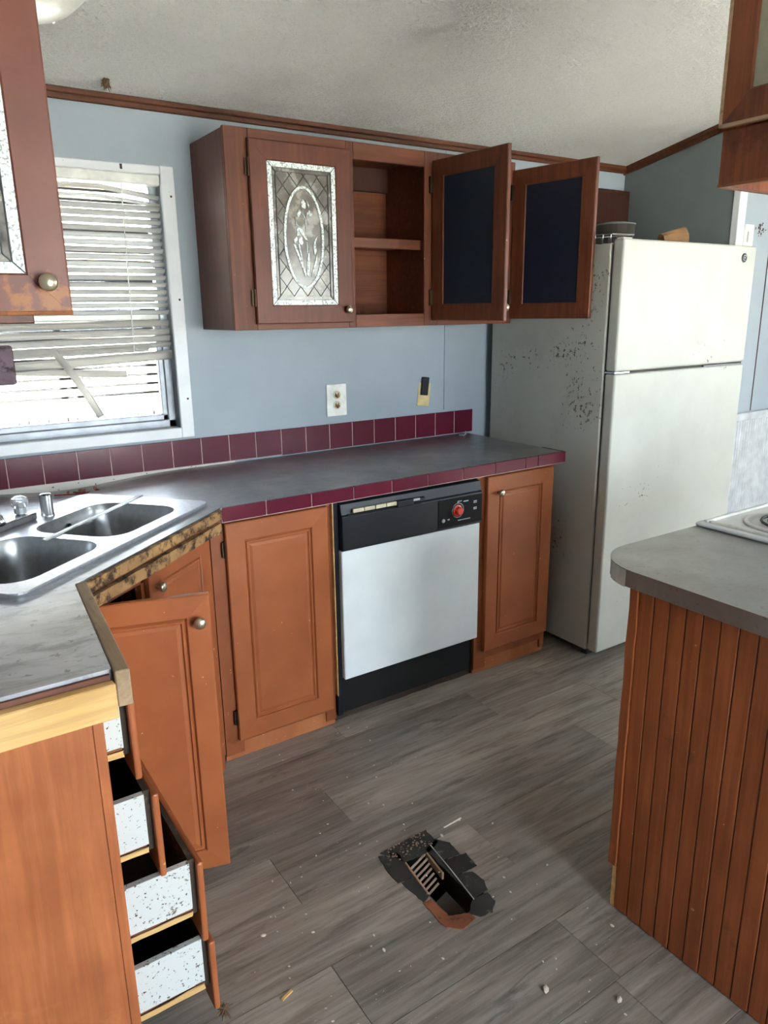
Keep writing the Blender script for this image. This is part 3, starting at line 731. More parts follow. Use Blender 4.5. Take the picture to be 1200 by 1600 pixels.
def worn_mat():
    t = NT('rubbed_red_brown_stain'); v = t.coords()
    col = t.ramp(t.noise(v, 9, 5), [(0.3, (96, 50, 36)), (0.7, (116, 64, 48))])
    sx = t.new('ShaderNodeSeparateXYZ'); tc = t.new('ShaderNodeTexCoord'); t.l.new(tc.outputs['Object'], sx.inputs[0])
    mp = t.new('ShaderNodeMapRange'); mp.inputs[1].default_value = .02; mp.inputs[2].default_value = .15; mp.inputs[3].default_value = .17; mp.inputs[4].default_value = -.12; t.l.new(sx.outputs['Z'], mp.inputs[0])
    ad = t.new('ShaderNodeMath', operation='ADD'); t.l.new(mp.outputs[0], ad.inputs[0]); t.l.new(t.noise(v, 26, 6, 0.65), ad.inputs[1])
    col = t.mix(thr(t, ad.outputs[0], 0.58, 0.66), col, (146, 88, 40))
    t.base(col); t.set(0.45); t.bump(t.noise(v, 90, 4), 0.12, 0.001); return t.m
M['worn'] = worn_mat()
d = make_door(lc, Matrix.Translation((-2.378, -1.31, 1.474)) @ Matrix.Rotation(math.radians(-2), 4, 'Z'), .376, .59, 'glass', .064, m='worn', knob=(.341, .05), back='frosted', edge='rust_edge', label='open glass door with rubbed corner')
make_door(lc, Matrix.Translation((-2.36, -.57, 1.453)) @ Matrix.Rotation(math.radians(0), 4, 'Z'), .415, .58, 'raised', .06, m='upper', label='second open door')
# mottled pad hanging from that door
pd = thing('hanging_pad', (-2.07, -.61, 1.305), 'mottled purple-grey pad hanging at the left edge before the window', 'pad')
bp = nb(); box(bp, -2.115, -2.008, -.614, -.602, 1.305, 1.402, .008, 2)
link('pad', bp, 'purple', pd, smooth=False)
link('loop', tube(nb(), [(-2.07, -.608, 1.398), (-2.075, -.606, 1.43), (-2.075, -.595, 1.47), (-2.075, -.588, 1.485)], .0025, 6), 'purple', pd)

# ------------------------------------------------------------------ hanging cabinet on the right
HX, HY0, HY1, HZ0 = -.90, -1.772, -2.80, 1.692
hc = thing('hanging_cabinet', (-.75, -2.2, HZ0), 'brown ceiling-hung cabinet over the peninsula at the right edge', 'cabinet')
for y0, y1 in ((HY1, HY1+.016), (HY0-.016, HY0)): link('side_panel', bx(HX+.018, -.58, y0, y1, HZ0, 2.50), 'hang', hc)
link('back_panel', bx(-.586, -.58, HY1, HY0, HZ0, 2.48), 'hang', hc)
link('bottom_panel', bx(HX+.018, -.586, HY1+.016, HY0-.016, HZ0+.03, HZ0+.042), 'hang', hc)
link('top_panel', bx(HX+.018, -.586, HY1+.016, HY0-.016, 2.40, 2.42), 'hang', hc)
link('frame_rail', bx(HX, HX+.018, HY1, HY0, HZ0, HZ0+.098, .0015), 'hang', hc)
link('frame_rail', bx(HX, HX+.018, HY1, HY0, 2.36, 2.50, .0015), 'hang', hc)
for a, c in ((HY1, HY1+.05), (HY0-.05, HY0), (-2.31, -2.26)): link('frame_stile', bx(HX, HX+.018, a, c, HZ0+.098, 2.36, .0015), 'hang', hc)
link('chipped_edge', box(bx(HX-.001, HX+.003, HY1, HY0, HZ0-.001, HZ0+.004), HX+.002, -.58, HY0-.004, HY0+.001, HZ0-.001, HZ0+.004), 'rust', hc)
for y0 in (-1.776, -2.28):
    make_door(hc, Matrix.Translation((HX, y0, 1.792)) @ Matrix.Rotation(-PI/2, 4, 'Z'), .48, .60, 'plain_glass', .056, m='hang', back='amber', knob=(.455, .05), edge=None)
wl = nb()
box(wl, HX-.0200, HX-.014, -1.7815, -1.7752, 1.792, 2.39); box(wl, HX-.0200, HX-.014, -2.256, -1.776, 1.7912, 1.797)
link('worn_edge', wl, 'oldwood', hc)

# ------------------------------------------------------------------ backsplash
bs = thing('backsplash', (-1.3, -.004, .92), 'row of burgundy glazed tiles along the wall above the counter', 'backsplash')
T = .1111
link('mortar_bed', bx(XL, 0, -.0106, 0, .917, 1.018), 'grout', bs)
for k in range(24):
    x1 = -T*k-.0013; x0 = max(-T*(k+1)+.0013, XL)
    zb = .915 if k < 9 else .9185
    link('tile', bx(x0, x1, -.0118, -.005, zb+random.uniform(-.0005, .0005), 1.019, .0008), 'tile', bs, loc=((x0+x1)/2, -.008, .97))
# bare wallboard below the tiles
tag(link('wallboard_strip', bx(XL, -1.20, -.003, 0, .84, .917), 'oldwall'), 'bare floral wallboard strip exposed below the burgundy tiles', 'wallboard')

# ------------------------------------------------------------------ countertop (sagging a little at the back left)
ZC = .91
SA = math.radians(40.5); SF = Vector((-1.535, -.578)); SU = Vector((-math.cos(SA), -math.sin(SA))); SV = Vector((-math.sin(SA), math.cos(SA)))
def suv(u, v): p = SF + SU*u + SV*v; return (p.x, p.y)
outer = [(-.035, -.004), (-.035, -.618), (-1.515, -.640), (-2.010, -1.066), (-2.045, -1.513), (XL+.001, -1.513), (XL+.001, -.004)]
hole = [suv(.035, .03), (suv(.74, .03)), suv(.74, .36), suv(.035, .36)]
ct = thing('countertop', (-1.6, -.4, .872), 'slate grey laminate counter wrapping round the sink corner', 'countertop')
b = prism(nb(), outer, .874, ZC, [hole])
def sag(x, y):            # the worktop has dropped away from the tiles behind the sink
    k = min(1, max(0, (y+.25)/.19)); k = k*k*(3-2*k)
    return .023*math.exp(-((x+1.82)/.21)**2)*k
for ax, vals in ((0, (-2.35, -2.2, -2.1, -2.0, -1.9, -1.82, -1.74, -1.65, -1.55, -1.45, -1.3)), (1, (-.05, -.09, -.13, -.17, -.21, -.25))):
    for q in vals:
        co = Vector((q, 0, 0)) if ax == 0 else Vector((0, q, 0)); no = Vector((1, 0, 0)) if ax == 0 else Vector((0, 1, 0))
        bmesh.ops.bisect_plane(b, geom=b.verts[:]+b.edges[:]+b.faces[:], plane_co=co, plane_no=no)
for v in b.verts: v.co.z -= sag(v.co.x, v.co.y)
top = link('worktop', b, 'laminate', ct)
# wall-side dip: the laminate drops away from the tiles near the sink
JX = [-.035, -.185, -.254, -.414, -.573, -.735, -.892, -1.047, -1.207, -1.367, -1.513]
for a, c in zip(JX, JX[1:]):
    ya, yc = -.618-.0149*(-.035-a)-.0, -.618-.0149*(-.035-c)
    bb = nb(); v = []
    for yo in (-.0005, -.0125):
        v += [bb.verts.new((c+.0014, yc+yo, .868)), bb.verts.new((a-.0014, ya+yo, .868)), bb.verts.new((a-.0014, ya+yo, ZC+.0015)), bb.verts.new((c+.0014, yc+yo, ZC+.0015))]
    for f in ((0, 1, 2, 3), (7, 6, 5, 4), (0, 4, 5, 1), (1, 5, 6, 2), (2, 6, 7, 3), (3, 7, 4, 0)): bb.faces.new([v[i] for i in f])
    link('edge_tile', bevel_all(bb, .0012), 'tile', ct, loc=((a+c)/2, (ya+yc)/2, .89))
bb = nb(); v = []
for yo in (0, -.009):
    v += [bb.verts.new((-1.513, -.640+yo, .866)), bb.verts.new((-.036, -.618+yo, .866)), bb.verts.new((-.036, -.618+yo, ZC-.001)), bb.verts.new((-1.513, -.640+yo, ZC-.001))]
for f in ((0, 1, 2, 3), (7, 6, 5, 4), (0, 4, 5, 1), (1, 5, 6, 2), (2, 6, 7, 3), (3, 7, 4, 0)): bb.faces.new([v[i] for i in f])
link('edge_grout', bb, 'grout', ct)
link('end_tile', bx(-.034, -.026, -.628, -.50, .868, ZC+.001, .001), 'tile', ct); 
# build-up strips under the edge
link('build_up', bx(-1.09, -.445, -.610, -.585, .858, .8735), 'pine', ct)
def bar2(p, q, w, z0, z1, side=1, bev=.002, extra=0.0):
    """horizontal bar from p to q, w wide to the given side"""
    p, q = Vector(p), Vector(q); d = (q-p).normalized(); n = Vector((-d.y, d.x))*side
    p = p - d*extra; q = q + d*extra
    return prism(nb(), [tuple(p), tuple(q), tuple(q+n*w), tuple(p+n*w)], z0, z1, bev=bev)
def rough(bm, amt, cuts=10):
    bmesh.ops.subdivide_edges(bm, edges=[e for e in bm.edges if e.calc_length() > .1], cuts=cuts, use_grid_fill=True)
    for v in bm.verts: v.co += Vector((random.uniform(-amt, amt), random.uniform(-amt, amt), random.uniform(-amt, amt)*.6))
    return bm
A, B = (-2.006, -1.066), (-1.522, -.648)
link('exposed_edge', rough(bar2(A, B, .012, .882, .9075, -1, 0), .0018, 16), 'raw', ct)
link('exposed_edge', rough(bar2((-1.992, -1.058), (-1.535, -.664), .016, .846, .874, -1, 0), .0022, 16), 'raw', ct)
link('edge_strip', bar2((-2.0100, -1.066), (-2.045, -1.535), .024, .848, ZC+.003, 1, .002), 'oldwood', ct)
link('edge_strip', bx(XL, -2.046, -1.540, -1.520, .832, .894, .002), 'pine', ct)
link('edge_gap', bx(XL, -2.05, -1.520, -1.513, .86, .903), 'scar', ct)

# ------------------------------------------------------------------ sink
sk_ = thing('sink', (suv(.39, .2)[0], suv(.39, .2)[1], ZC), 'double bowl stainless sink set across the counter corner', 'sink')
RZ = ZC+.012
def rrect(u0, u1, v0, v1, r, n=6):
    pts = []
    for cu, cv, a0 in ((u1-r, v1-r, 0), (u0+r, v1-r, 90), (u0+r, v0+r, 180), (u1-r, v0+r, 270)):
        for k in range(n+1):
            a = math.radians(a0+90*k/n); pts.append((cu+r*math.cos(a), cv+r*math.sin(a)))
    return pts
rim_o = rrect(-.005, .785, -.012, .435, .03); b1 = rrect(.43, .745, .03, .315, .07); b2 = rrect(.075, .395, .03, .315, .07)
W2 = lambda pts: [suv(*p) for p in pts]
rimb = prism(nb(), W2(rim_o), RZ-.004, RZ, [W2(b1), W2(b2)])
# turned-down skirt of the rim: it stands proud of the worktop
sr = nb(); o1, o2 = W2(rim_o), W2(rrect(-.002, .782, -.009, .432, .028))
va = [sr.verts.new((x, y_, RZ-.002)) for x, y_ in o1]; vb = [sr.verts.new((x, y_, ZC-.0005)) for x, y_ in o2]
for i in range(len(va)): j = (i+1) % len(va); sr.faces.new((va[i], va[j], vb[j], vb[i]))
link('rim', rimb, 'rim', sk_); link('rim_skirt', sr, 'rim', sk_, smooth=True)
for u0, u1 in ((.43, .745), (.075, .395)):
    b = nb(); prev = None
    for ins, dz, rr in ((0, 0, .07), (.004, -.012, .068), (.010, -.05, .065), (.016, -.13, .06), (.028, -.155, .05), (.06, -.165, .03)):
        ring = [b.verts.new((*suv(*q), RZ-.002+dz)) for q in rrect(u0+ins, u1-ins, .03+ins, .315-ins, rr)]
        if prev: 
            for i in range(len(ring)): j = (i+1) % len(ring); b.faces.new((prev[i], prev[j], ring[j], ring[i]))
        prev = ring
    b.faces.new(prev)
    o = link('bowl', b, 'steel', sk_, smooth=True)
    c = suv((u0+u1)/2, .17); link('drain', lathe(nb(), [(.04, 0), (.04, .003), (.03, .004), (.028, .001), (0, .001)], 20, Matrix.Translation((*c, RZ-.1665))), 'chrome', o)
    if u0 < .2:
        c = suv((u0+u1)/2, .305); link('overflow_hole', lathe(nb(), [(.006, 0), (.006, .003), (0, .003)], 12, Matrix.Translation((*c, RZ-.03)) @ Matrix.Rotation(SA, 4, 'Z') @ Matrix.Rotation(PI/2, 4, 'X')), 'void', o)
# faucet: deck plate along the rear rim, clear knob, spout
fa = thing('faucet', (*suv(.42, .385), RZ), 'sink faucet with clear knob on a long deck plate', 'faucet')
MS = Matrix(((SU.x, SV.x, 0, SF.x), (SU.y, SV.y, 0, SF.y), (0, 0, 1, 0), (0, 0, 0, 1)))
link('deck_plate', box(nb(), (.292), .62, .358, .415, RZ+.0005, RZ+.022, .004, 2, MS), 'chrome', fa)
kx, ky = suv(.322, .385)
link('knob', lathe(nb(), [(.012, 0), (.017, .004), (.017, .02), (.021, .024), (.023, .036), (.020, .046), (.010, .052), (0, .053)], 10, Matrix.Translation((kx, ky, RZ+.022))), 'crystal', fa)
link('knob_core', lathe(nb(), [(.010, 0), (.010, .02), (.006, .035), (0, .036)], 10, Matrix.Translation((kx, ky, RZ+.023))), 'chrome', fa)
kx2, ky2 = suv(.58, .385)
o = fa.children[1].copy(); COL.objects.link(o); o.parent = fa; o.location = Vector((kx2-kx, ky2-ky, 0))
s0 = suv(.455, .385)
link('spout', tube(nb(), [(s0[0], s0[1], RZ+.02), (s0[0], s0[1], RZ+.06), suv(.465, .365)+(RZ+.085,), suv(.50, .32)+(RZ+.095,), suv(.55, .24)+(RZ+.085,), suv(.557, .225)+(RZ+.07,)], [.013, .012, .011, .010, .010, .010], 12), 'chrome', fa, smooth=True)
c = suv(.25, .36)
tag(link('air_gap_cap', lathe(nb(), [(.019, 0), (.019, .004), (.0175, .006), (.0165, .060), (.014, .065), (0, .066)], 20, Matrix.Translation((*c, RZ))), 'chrome', loc=(*c, RZ), smooth=True), 'short chrome cylinder standing on the sink rim beside clear knob', 'air gap')
def loose_slat(name, p, q, z, w, label, group=None, m='slat'):
    p, q = Vector(p), Vector(q); d = (q-p).normalized(); n = Vector((-d.y, d.x, 0))
    b = nb(); rows = []
    for e_ in (p, q):
        rows.append([b.verts.new(Vector((e_.x, e_.y, e_.z)) + n*w*(k/4-.5) + Vector((0, 0, .003*(1-(2*k/4-1)**2)))) for k in range(5)])
    for k in range(4): b.faces.new((rows[0][k], rows[0][k+1], rows[1][k+1], rows[1][k]))
    bmesh.ops.solidify(b, geom=b.faces[:], thickness=.0008)
    return tag(link(name, b, m, loc=((p.x+q.x)/2, (p.y+q.y)/2, (p.z+q.z)/2)), label, 'slat', group)
p_, q_ = suv(.462, .20), suv(-.015, .235)
loose_slat('blind_slat', (*p_, RZ+.002), (*q_, RZ+.001), 0, .024, 'loose white blind slat lying across the sink bowls', m='gloss_white')
loose_slat('blind_slat', (-2.10, -.052, ZC-.001), (-1.985, -.066, ZC-.008), 0, .014, 'short broken white slat on the counter against the wall', m='white')
tag(link('red_straw', tube(nb(), [(-1.888, -.155, ZC-.002), (-1.80, -.175, ZC-.0045), (-1.785, -.165, ZC-.005)], .0025, 6), 'red_plastic', loc=(-1.84, -.2, ZC)), 'thin dull red straw lying on the counter behind the sink', 'straw')
b = nb()
for k in range(14):
    x, y_ = -1.86+random.uniform(0, .12), -.05-random.uniform(0, .06)
    zq = ZC-sag(x, y_); box(b, x, x+random.uniform(.004, .014), y_, y_+random.uniform(.003, .008), zq, zq+random.uniform(.002, .007))
tag(link('wallpaper_scraps', b, ['rust'], loc=(-1.8, -.06, ZC)), 'small scraps of torn wallpaper on the counter under the tiles', 'scraps', kind='stuff')
# white wire scrap at the right end of the counter
tag(link('wire_scrap', tube(nb(), [(-.115, -.052, ZC+.003), (-.10, -.07, ZC+.003), (-.085, -.066, ZC+.008), (-.075, -.05, ZC+.004), (-.062, -.035, ZC+.012), (-.066, -.028, ZC+.004)], .0018, 6), 'white', loc=(-.09, -.05, ZC)), 'curl of white wire at the right end of the counter', 'wire')

# ------------------------------------------------------------------ base cabinets
FY = -.558         # front of the face frames
def base_cab(x0, x1, label, dx0, dx1, dz0, dz1, knob, hinge, kick=True, mh='orange'):
    c = thing('base_cabinet', ((x0+x1)/2, -.28, 0), label, 'cabinet')
    link('side_panel', bx(x0, x0+.016, FY+.018, -.02, .0, .866), 'frame_lower', c); link('side_panel', bx(x1-.016, x1, FY+.018, -.02, 0, .866), 'frame_lower', c)
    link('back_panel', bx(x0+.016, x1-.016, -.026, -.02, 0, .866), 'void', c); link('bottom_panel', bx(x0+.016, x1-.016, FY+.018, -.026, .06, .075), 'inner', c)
    for a, e in ((x0, dx0+.022), (dx1-.022, x1)): link('frame_stile', rough(bx(a, e, FY, FY+.018, .02, .866, 0), .0006, 6), 'frame_lower', c)
    link('frame_rail', bx(dx0+.022, dx1-.022, FY, FY+.018, .80, .866), 'frame_lower', c); link('frame_rail', bx(dx0+.022, dx1-.022, FY, FY+.018, .06, .12), 'frame_lower', c)
    if kick: link('kick_board', rough(bx(x0, x1, FY+.008, FY+.022, 0, .062), .0022, 8), 'orange_edge', c)
    make_door(c, Matrix.Translation((dx0, FY, dz0)), dx1-dx0, dz1-dz0, 'raised', .064, m=mh, knob=knob, hinge=hinge)
    return c
base_cab(-1.522, -1.095, 'orange-brown base cabinet with panelled door left of the dishwasher', -1.478, -1.112, .075, .838, None, -.004)
base_cab(-.436, -.030, 'narrow brown base cabinet with small knob between dishwasher and fridge', -.396, -.034, .10, .842, (.058, .675), None)
# dishwasher
dw = thing('dishwasher', (-.765, -.3, 0), 'built-in dishwasher with white door and black control panel', 'dishwasher')
DX0, DX1, DY = -1.090, -.441, -.585
link('tub', bx(DX0+.01, DX1-.01, -.55, -.03, .03, .85), 'void', dw)
link('side_strip', bx(DX0, DX0+.023, DY+.018, -.55, .03, .85, .002), 'black', dw)
link('side_strip', bx(-1.094, -1.0905, -.575, -.55, .12, .855), 'pine', dw)
link('top_strip', bx(DX0+.02, DX1, DY+.03, -.55, .842, .862, .002), 'black', dw)
dd = link('door_panel', bx(-1.067, DX1, DY, -.553, .180, .670, .003), 'white_panel', dw)
cp = nb(); pr = [(-.553, .672), (DY-.006, .672), (DY-.010, .676), (DY-.010, .795), (DY-.004, .802), (DY+.004, .838), (-.553, .842)]
va = [cp.verts.new((-1.067, y_, z)) for y_, z in pr]; vb = [cp.verts.new((DX1, y_, z)) for y_, z in pr]
cp.faces.new(va[::-1]); cp.faces.new(vb)
for i in range(len(pr)): j = (i+1) % len(pr); cp.faces.new((va[i], va[j], vb[j], vb[i]))
panel = link('control_panel', bevel_all(cp, .0015), 'black', dw)
link('dial_plate', bx(-.655, DX1+.008-.01, DY-.0125, DY-.010, .682, .790, .001), 'void', panel)
yb_ = DY-.0105
for k in range(4): link('button', bx(-1.025+.046*k, -1.025+.046*k+.043, yb_-.006, yb_+.004, .8065-.0035*k*.0, .8205, .0015), 'cream', panel)
link('latch_recess', bx(-1.045, -.735, yb_-.0005, yb_+.006, .795, .803), 'void', panel)
link('latch_handle', box(box(nb(), -.845, -.775, yb_-.014, yb_+.004, .797, .822, .004, 2), -.775, -.72, yb_-.006, yb_+.004, .808, .82, .003), 'black', panel)
link('latch_label', bx(-.79, -.745, yb_-.0075, yb_-.005, .811, .819), 'print', panel)
RX = Matrix.Rotation(PI/2, 4, 'X')
dial = link('dial', lathe(nb(), [(.022, 0), (.022, .004), (.0165, .006), (.0155, .018), (.012, .021), (0, .021)], 24, Matrix.Translation((-.566, DY-.0125, .742)) @ RX), ['red'], panel, smooth=False)
link('dial_ring', lathe(nb(), [(.022, .0), (.0285, .0), (.0285, .001), (.022, .001)], 32, Matrix.Translation((-.563, DY-.0125, .742)) @ RX), 'print', panel)
link('dial_skirt', lathe(nb(), [(0, .001), (.0265, .001), (.0265, .0016), (0, .0016)], 32, Matrix.Translation((-.563, DY-.0125, .742)) @ RX), 'void', panel)
link('push_button', lathe(nb(), [(.0075, 0), (.0075, .004), (.005, .005), (0, .005)], 16, Matrix.Translation((-.634, DY-.0125, .712)) @ RX), 'print', panel)
pm = nb()
for x0, x1, z0, z1 in ((-.612, -.602, .710, .7145), (-.565, -.545, .7745, .778), (-.536, -.512, .7705, .7745), (-.486, -.470, .764, .7675), (-.486, -.470, .7585, .7615), (-.486, -.470, .7385, .742), (-.486, -.470, .733, .736), (-.562, -.502, .7005, .7035), (-.566, -.560, .768, .776)):
    box(pm, x0, x1, DY-.0131, DY-.0124, z0, z1)
link('panel_print', pm, 'print', panel)['kind'] = 'stuff'
link('kick_panel', rough(bx(-1.086, DX1, -.548, -.535, .035, .176, 0), .0008, 8), 'black_dirty', dw)
link('base_rail', rough(bx(-1.086, DX1, -.540, -.51, 0, .04, 0), .003, 10), 'mould', dw)

# corner (sink) cabinet set on the diagonal
FA, FB = Vector((-2.052, -1.020)), Vector((-1.540, -.590)); DV = (FB-FA).normalized(); FLn = (FB-FA).length; DA = math.atan2(DV.y, DV.x)
MD = Matrix.Translation((FA.x, FA.y, 0)) @ Matrix.Rotation(DA, 4, 'Z')
cc = thing('corner_cabinet', (-2.0, -.6, 0), 'diagonal sink cabinet with one door hanging open', 'cabinet')
for a, c in ((0, .035), (.315, .345), (FLn-.045, FLn)): link('frame_stile', xf(bx(a, c, 0, .018, .0, .842), MD), 'frame_lower', cc)
link('frame_rail', xf(bx(.035, FLn-.045, 0, .018, .79, .842), MD), 'frame_lower', cc)
link('frame_rail', xf(rough(bx(.035, FLn-.045, 0, .018, 0, .07, 0), .001, 5), MD), 'orange_edge', cc)
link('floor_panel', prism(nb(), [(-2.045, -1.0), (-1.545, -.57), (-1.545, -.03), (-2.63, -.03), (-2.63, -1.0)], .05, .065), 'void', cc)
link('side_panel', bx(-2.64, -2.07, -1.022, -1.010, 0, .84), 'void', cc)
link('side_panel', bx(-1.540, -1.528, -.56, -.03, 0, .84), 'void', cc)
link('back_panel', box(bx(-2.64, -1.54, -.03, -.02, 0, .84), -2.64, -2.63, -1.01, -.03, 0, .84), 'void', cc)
make_door(cc, MD @ Matrix.Translation((.328, 0, .07)), FLn-.328-.022, .765, 'raised', .058, m='frame_lower', knob=(.030, .70), label='closed right hand door')
make_door(cc, Matrix.Translation((-2.018, -.985, .066)) @ Matrix.Rotation(math.radians(-16), 4, 'Z'), .312, .765, 'raised', .058, m='orange', knob=(.285, .70), label='open left hand door')
link('drain_pipe', tube(nb(), [(-1.80, -.62, .74), (-1.80, -.62, .5), (-1.82, -.55, .45), (-1.9, -.3, .45)], .02, 10), 'white', cc)
# drawer cabinet with its end panel towards the camera
dc = thing('drawer_cabinet', (-2.36, -1.26, 0), 'orange-brown drawer cabinet with four drawers hanging out', 'cabinet')
link('end_panel', bx(XL, -2.084, -1.503, -1.488, 0, .868, .001), 'endpanel', dc)
link('corner_post', bx(-2.0835, -2.066, -1.5035, -1.46, 0, .868, .001), 'endpanel', dc)
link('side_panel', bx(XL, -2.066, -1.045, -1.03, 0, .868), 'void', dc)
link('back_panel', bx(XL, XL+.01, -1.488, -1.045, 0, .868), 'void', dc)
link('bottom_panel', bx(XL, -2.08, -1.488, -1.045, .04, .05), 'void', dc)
link('frame_stile', bx(-2.084, -2.066, -1.06, -1.03, 0, .868), 'frame_lower', dc)
for z in (.835, ): link('frame_rail', bx(-2.084, -2.066, -1.46, -1.06, z, .868), 'frame_lower', dc)
def drawer(xf_, zb0, zb1, zf0, zf1, tilt=0.0):
    """xf_: outer face of the drawer front"""
    y0, y1 = -1.482, -1.075; xb = xf_-.46
    M_ = Matrix.Translation((-2.066, 0, (zf0+zf1)/2)) @ Matrix.Rotation(math.radians(tilt), 4, 'Y') @ Matrix.Translation((2.066, 0, -(zf0+zf1)/2))
    d = link('drawer', xf(bx(xb, xf_-.024, y0, y0+.012, zb0+.016, zb1), M_), 'drawer', dc)
    link('drawer_side', xf(bx(xb, xf_-.024, y1-.012, y1, zb0+.016, zb1), M_), 'mould', d)
    link('drawer_bottom', xf(rough(bx(xb, xf_-.026, y0-.001, y1, zb0+.004, zb0+.013, 0), .0012, 8), M_), 'void', d)
    link('bottom_edge', xf(rough(bx(xb, xf_-.026, y0-.004, y0, zb0+.001, zb0+.012, 0), .0016, 12), M_), 'pine', d)
    link('drawer_rail', xf(rough(bx(xb, xf_-.026, y0, y0+.012, zb0+.008, zb0+.017, 0), .002, 8), M_), 'rust', d)
    link('drawer_back', xf(bx(xb, xb+.012, y0+.012, y1-.012, zb0+.016, zb1), M_), 'drawer', d)
    link('inner_front', xf(bx(xf_-.024, xf_-.013, y0+.004, y1, zb0, zb1+.004), M_), 'mould', d)
    link('drawer_front', xf(bx(xf_-.0125, xf_, y0-.012, y1+.02, zf0, zf1, .004, 2), M_), 'orange', d)
drawer(-2.010, .725, .822, .676, .832)
drawer(-1.986, .515, .636, .458, .636)
drawer(-1.918, .335, .455, .272, .456, 0.6)
drawer(-1.908, .150, .270, .092, .262)

# lint clump at the lowest drawer
b = nb()
for k in range(34):
    a = random.uniform(0, 2*PI); e = random.uniform(-.6, 1); r = random.uniform(.010, .022)
    c = Vector((-1.902, -1.495, .083)); d = Vector((math.cos(a)*.9, math.sin(a)*.9, e)).normalized()
    tube(b, [c, c+d*r*.6, c+d*r+Vector((0, 0, -.004))], [.0026, .0018, .0008], 4)
tag(link('lint_clump', b, 'fibre', loc=(-1.902, -1.495, .083)), 'fuzzy brown lint clump caught under the lowest drawer', 'lint')

# ------------------------------------------------------------------ fridge
FX0, FX1, FRY = .074, .948, -.767
fr = thing('refrigerator', ((FX0+FX1)/2, -.4, 0), 'stained white top-freezer refrigerator at the end of the counter', 'refrigerator')
link('body', bx(FX0, FX1, -.708, -.05, .03, 1.708, .006, 2), 'fridge_side', fr)
link('gasket', bx(FX0+.012, FX1-.012, -.716, -.708, .06, 1.70), 'black', fr)
fd = link('freezer_door', bx(FX0, FX1, FRY, -.716, 1.232, 1.722, .009, 3), 'fridge', fr)
md = link('fridge_door', bx(FX0, FX1, FRY, -.716, .035, 1.222, .009, 3), 'fridge', fr)
link('seam_trim', bx(FX0+.004, FX1-.004, FRY+.012, -.71, 1.2225, 1.2315), 'duct', fr)
link('handle_lip', bx(FX1-.30, FX1-.02, FRY+.002, FRY+.012, 1.2222, 1.2275), 'black', md)
link('hinge', bx(FX0+.002, FX0+.09, FRY+.004, -.71, 1.2235, 1.2305, .001), 'chrome', fr)
link('hinge_cover', bx(FX0+.02, FX0+.07, FRY+.02, -.716, 1.721, 1.728, .002), 'white', fr)
bd = link('badge', lathe(nb(), [(.019, 0), (.019, .002), (.016, .0035), (0, .0035)], 24, Matrix.Translation((.858, FRY, 1.672)) @ RX), 'lead', fd)
b = nb(); tube(b, [(.858+.011*math.cos(a*.5), FRY-.0042, 1.672+.011*math.sin(a*.5)) for a in range(1, 11)], .0016, 6); box(b, .8535, .8625, FRY-.0048, FRY-.0035, 1.669, 1.675)
link('emblem', b, 'print', bd)
link('foot_grille', bx(FX0+.02, FX1-.02, -.70, -.67, .0, .032), 'black', fr)
for x in (FX0+.03, FX1-.06): link('foot', bx(x, x+.03, -.14, -.10, 0, .032), 'black', fr)
# on top of the fridge
rk = thing('wire_rack', (.2, -.5, 1.708), 'small chrome wire rack on top of the refrigerator', 'rack')
RZt = 1.708
b = nb(); tube(b, [(.085, -.50, RZt+.040), (.085, -.70, RZt+.034), (.21, -.70, RZt+.036), (.21, -.50, RZt+.040), (.085, -.50, RZt+.040)], .0022, 6); link('rim_wire', b, 'chrome', rk)
for k in range(6):
    y_ = -.695+.038*k
    link('wire', tube(nb(), [(.085, y_, RZt+.036), (.085, y_, RZt+.002), (.21, y_, RZt+.002), (.21, y_, RZt+.036)], .0014, 5), 'chrome', rk)
b = nb(); lathe(b, [(0, .002), (.030, 0), (.036, .06), (.039, .105), (.036, .105), (.030, .006), (0, .006)], 14, Matrix.Translation((.555, -.62, RZt+.0385)) @ Matrix.Rotation(math.radians(78), 4, 'Y') @ Matrix.Rotation(.4, 4, 'X') @ Matrix.Translation((0, 0, -.05)))
for v in b.verts: v.co += Vector((random.uniform(-.003, .003), random.uniform(-.003, .003), random.uniform(0, .004)))
tag(link('paper_cup', b, 'bag', loc=(.555, -.62, RZt)), 'crumpled brown paper cup lying on top of the refrigerator', 'cup')
b = nb(); lathe(b, [(0, 0), (.036, 0), (.075, .03), (.09, .05), (.095, .05), (.095, .055), (0, .055)], 14, Matrix.Translation((.60, -.62, RZt)))
b.free()
pt = thing('cooking_pot', (.62, -.2, RZt), 'dark lidded pot at the back on top of the refrigerator', 'pot')
link('pot', lathe(nb(), [(0, 0.001), (.08, 0.001), (.085, .01), (.085, .125), (0, .125)], 24, Matrix.Translation((.58, -.30, RZt))), 'duct', pt, smooth=False)
link('lid', lathe(nb(), [(.088, .125), (.088, .130), (.05, .137), (0, .139)], 24, Matrix.Translation((.58, -.30, RZt))), 'wall_dark', pt, smooth=False)

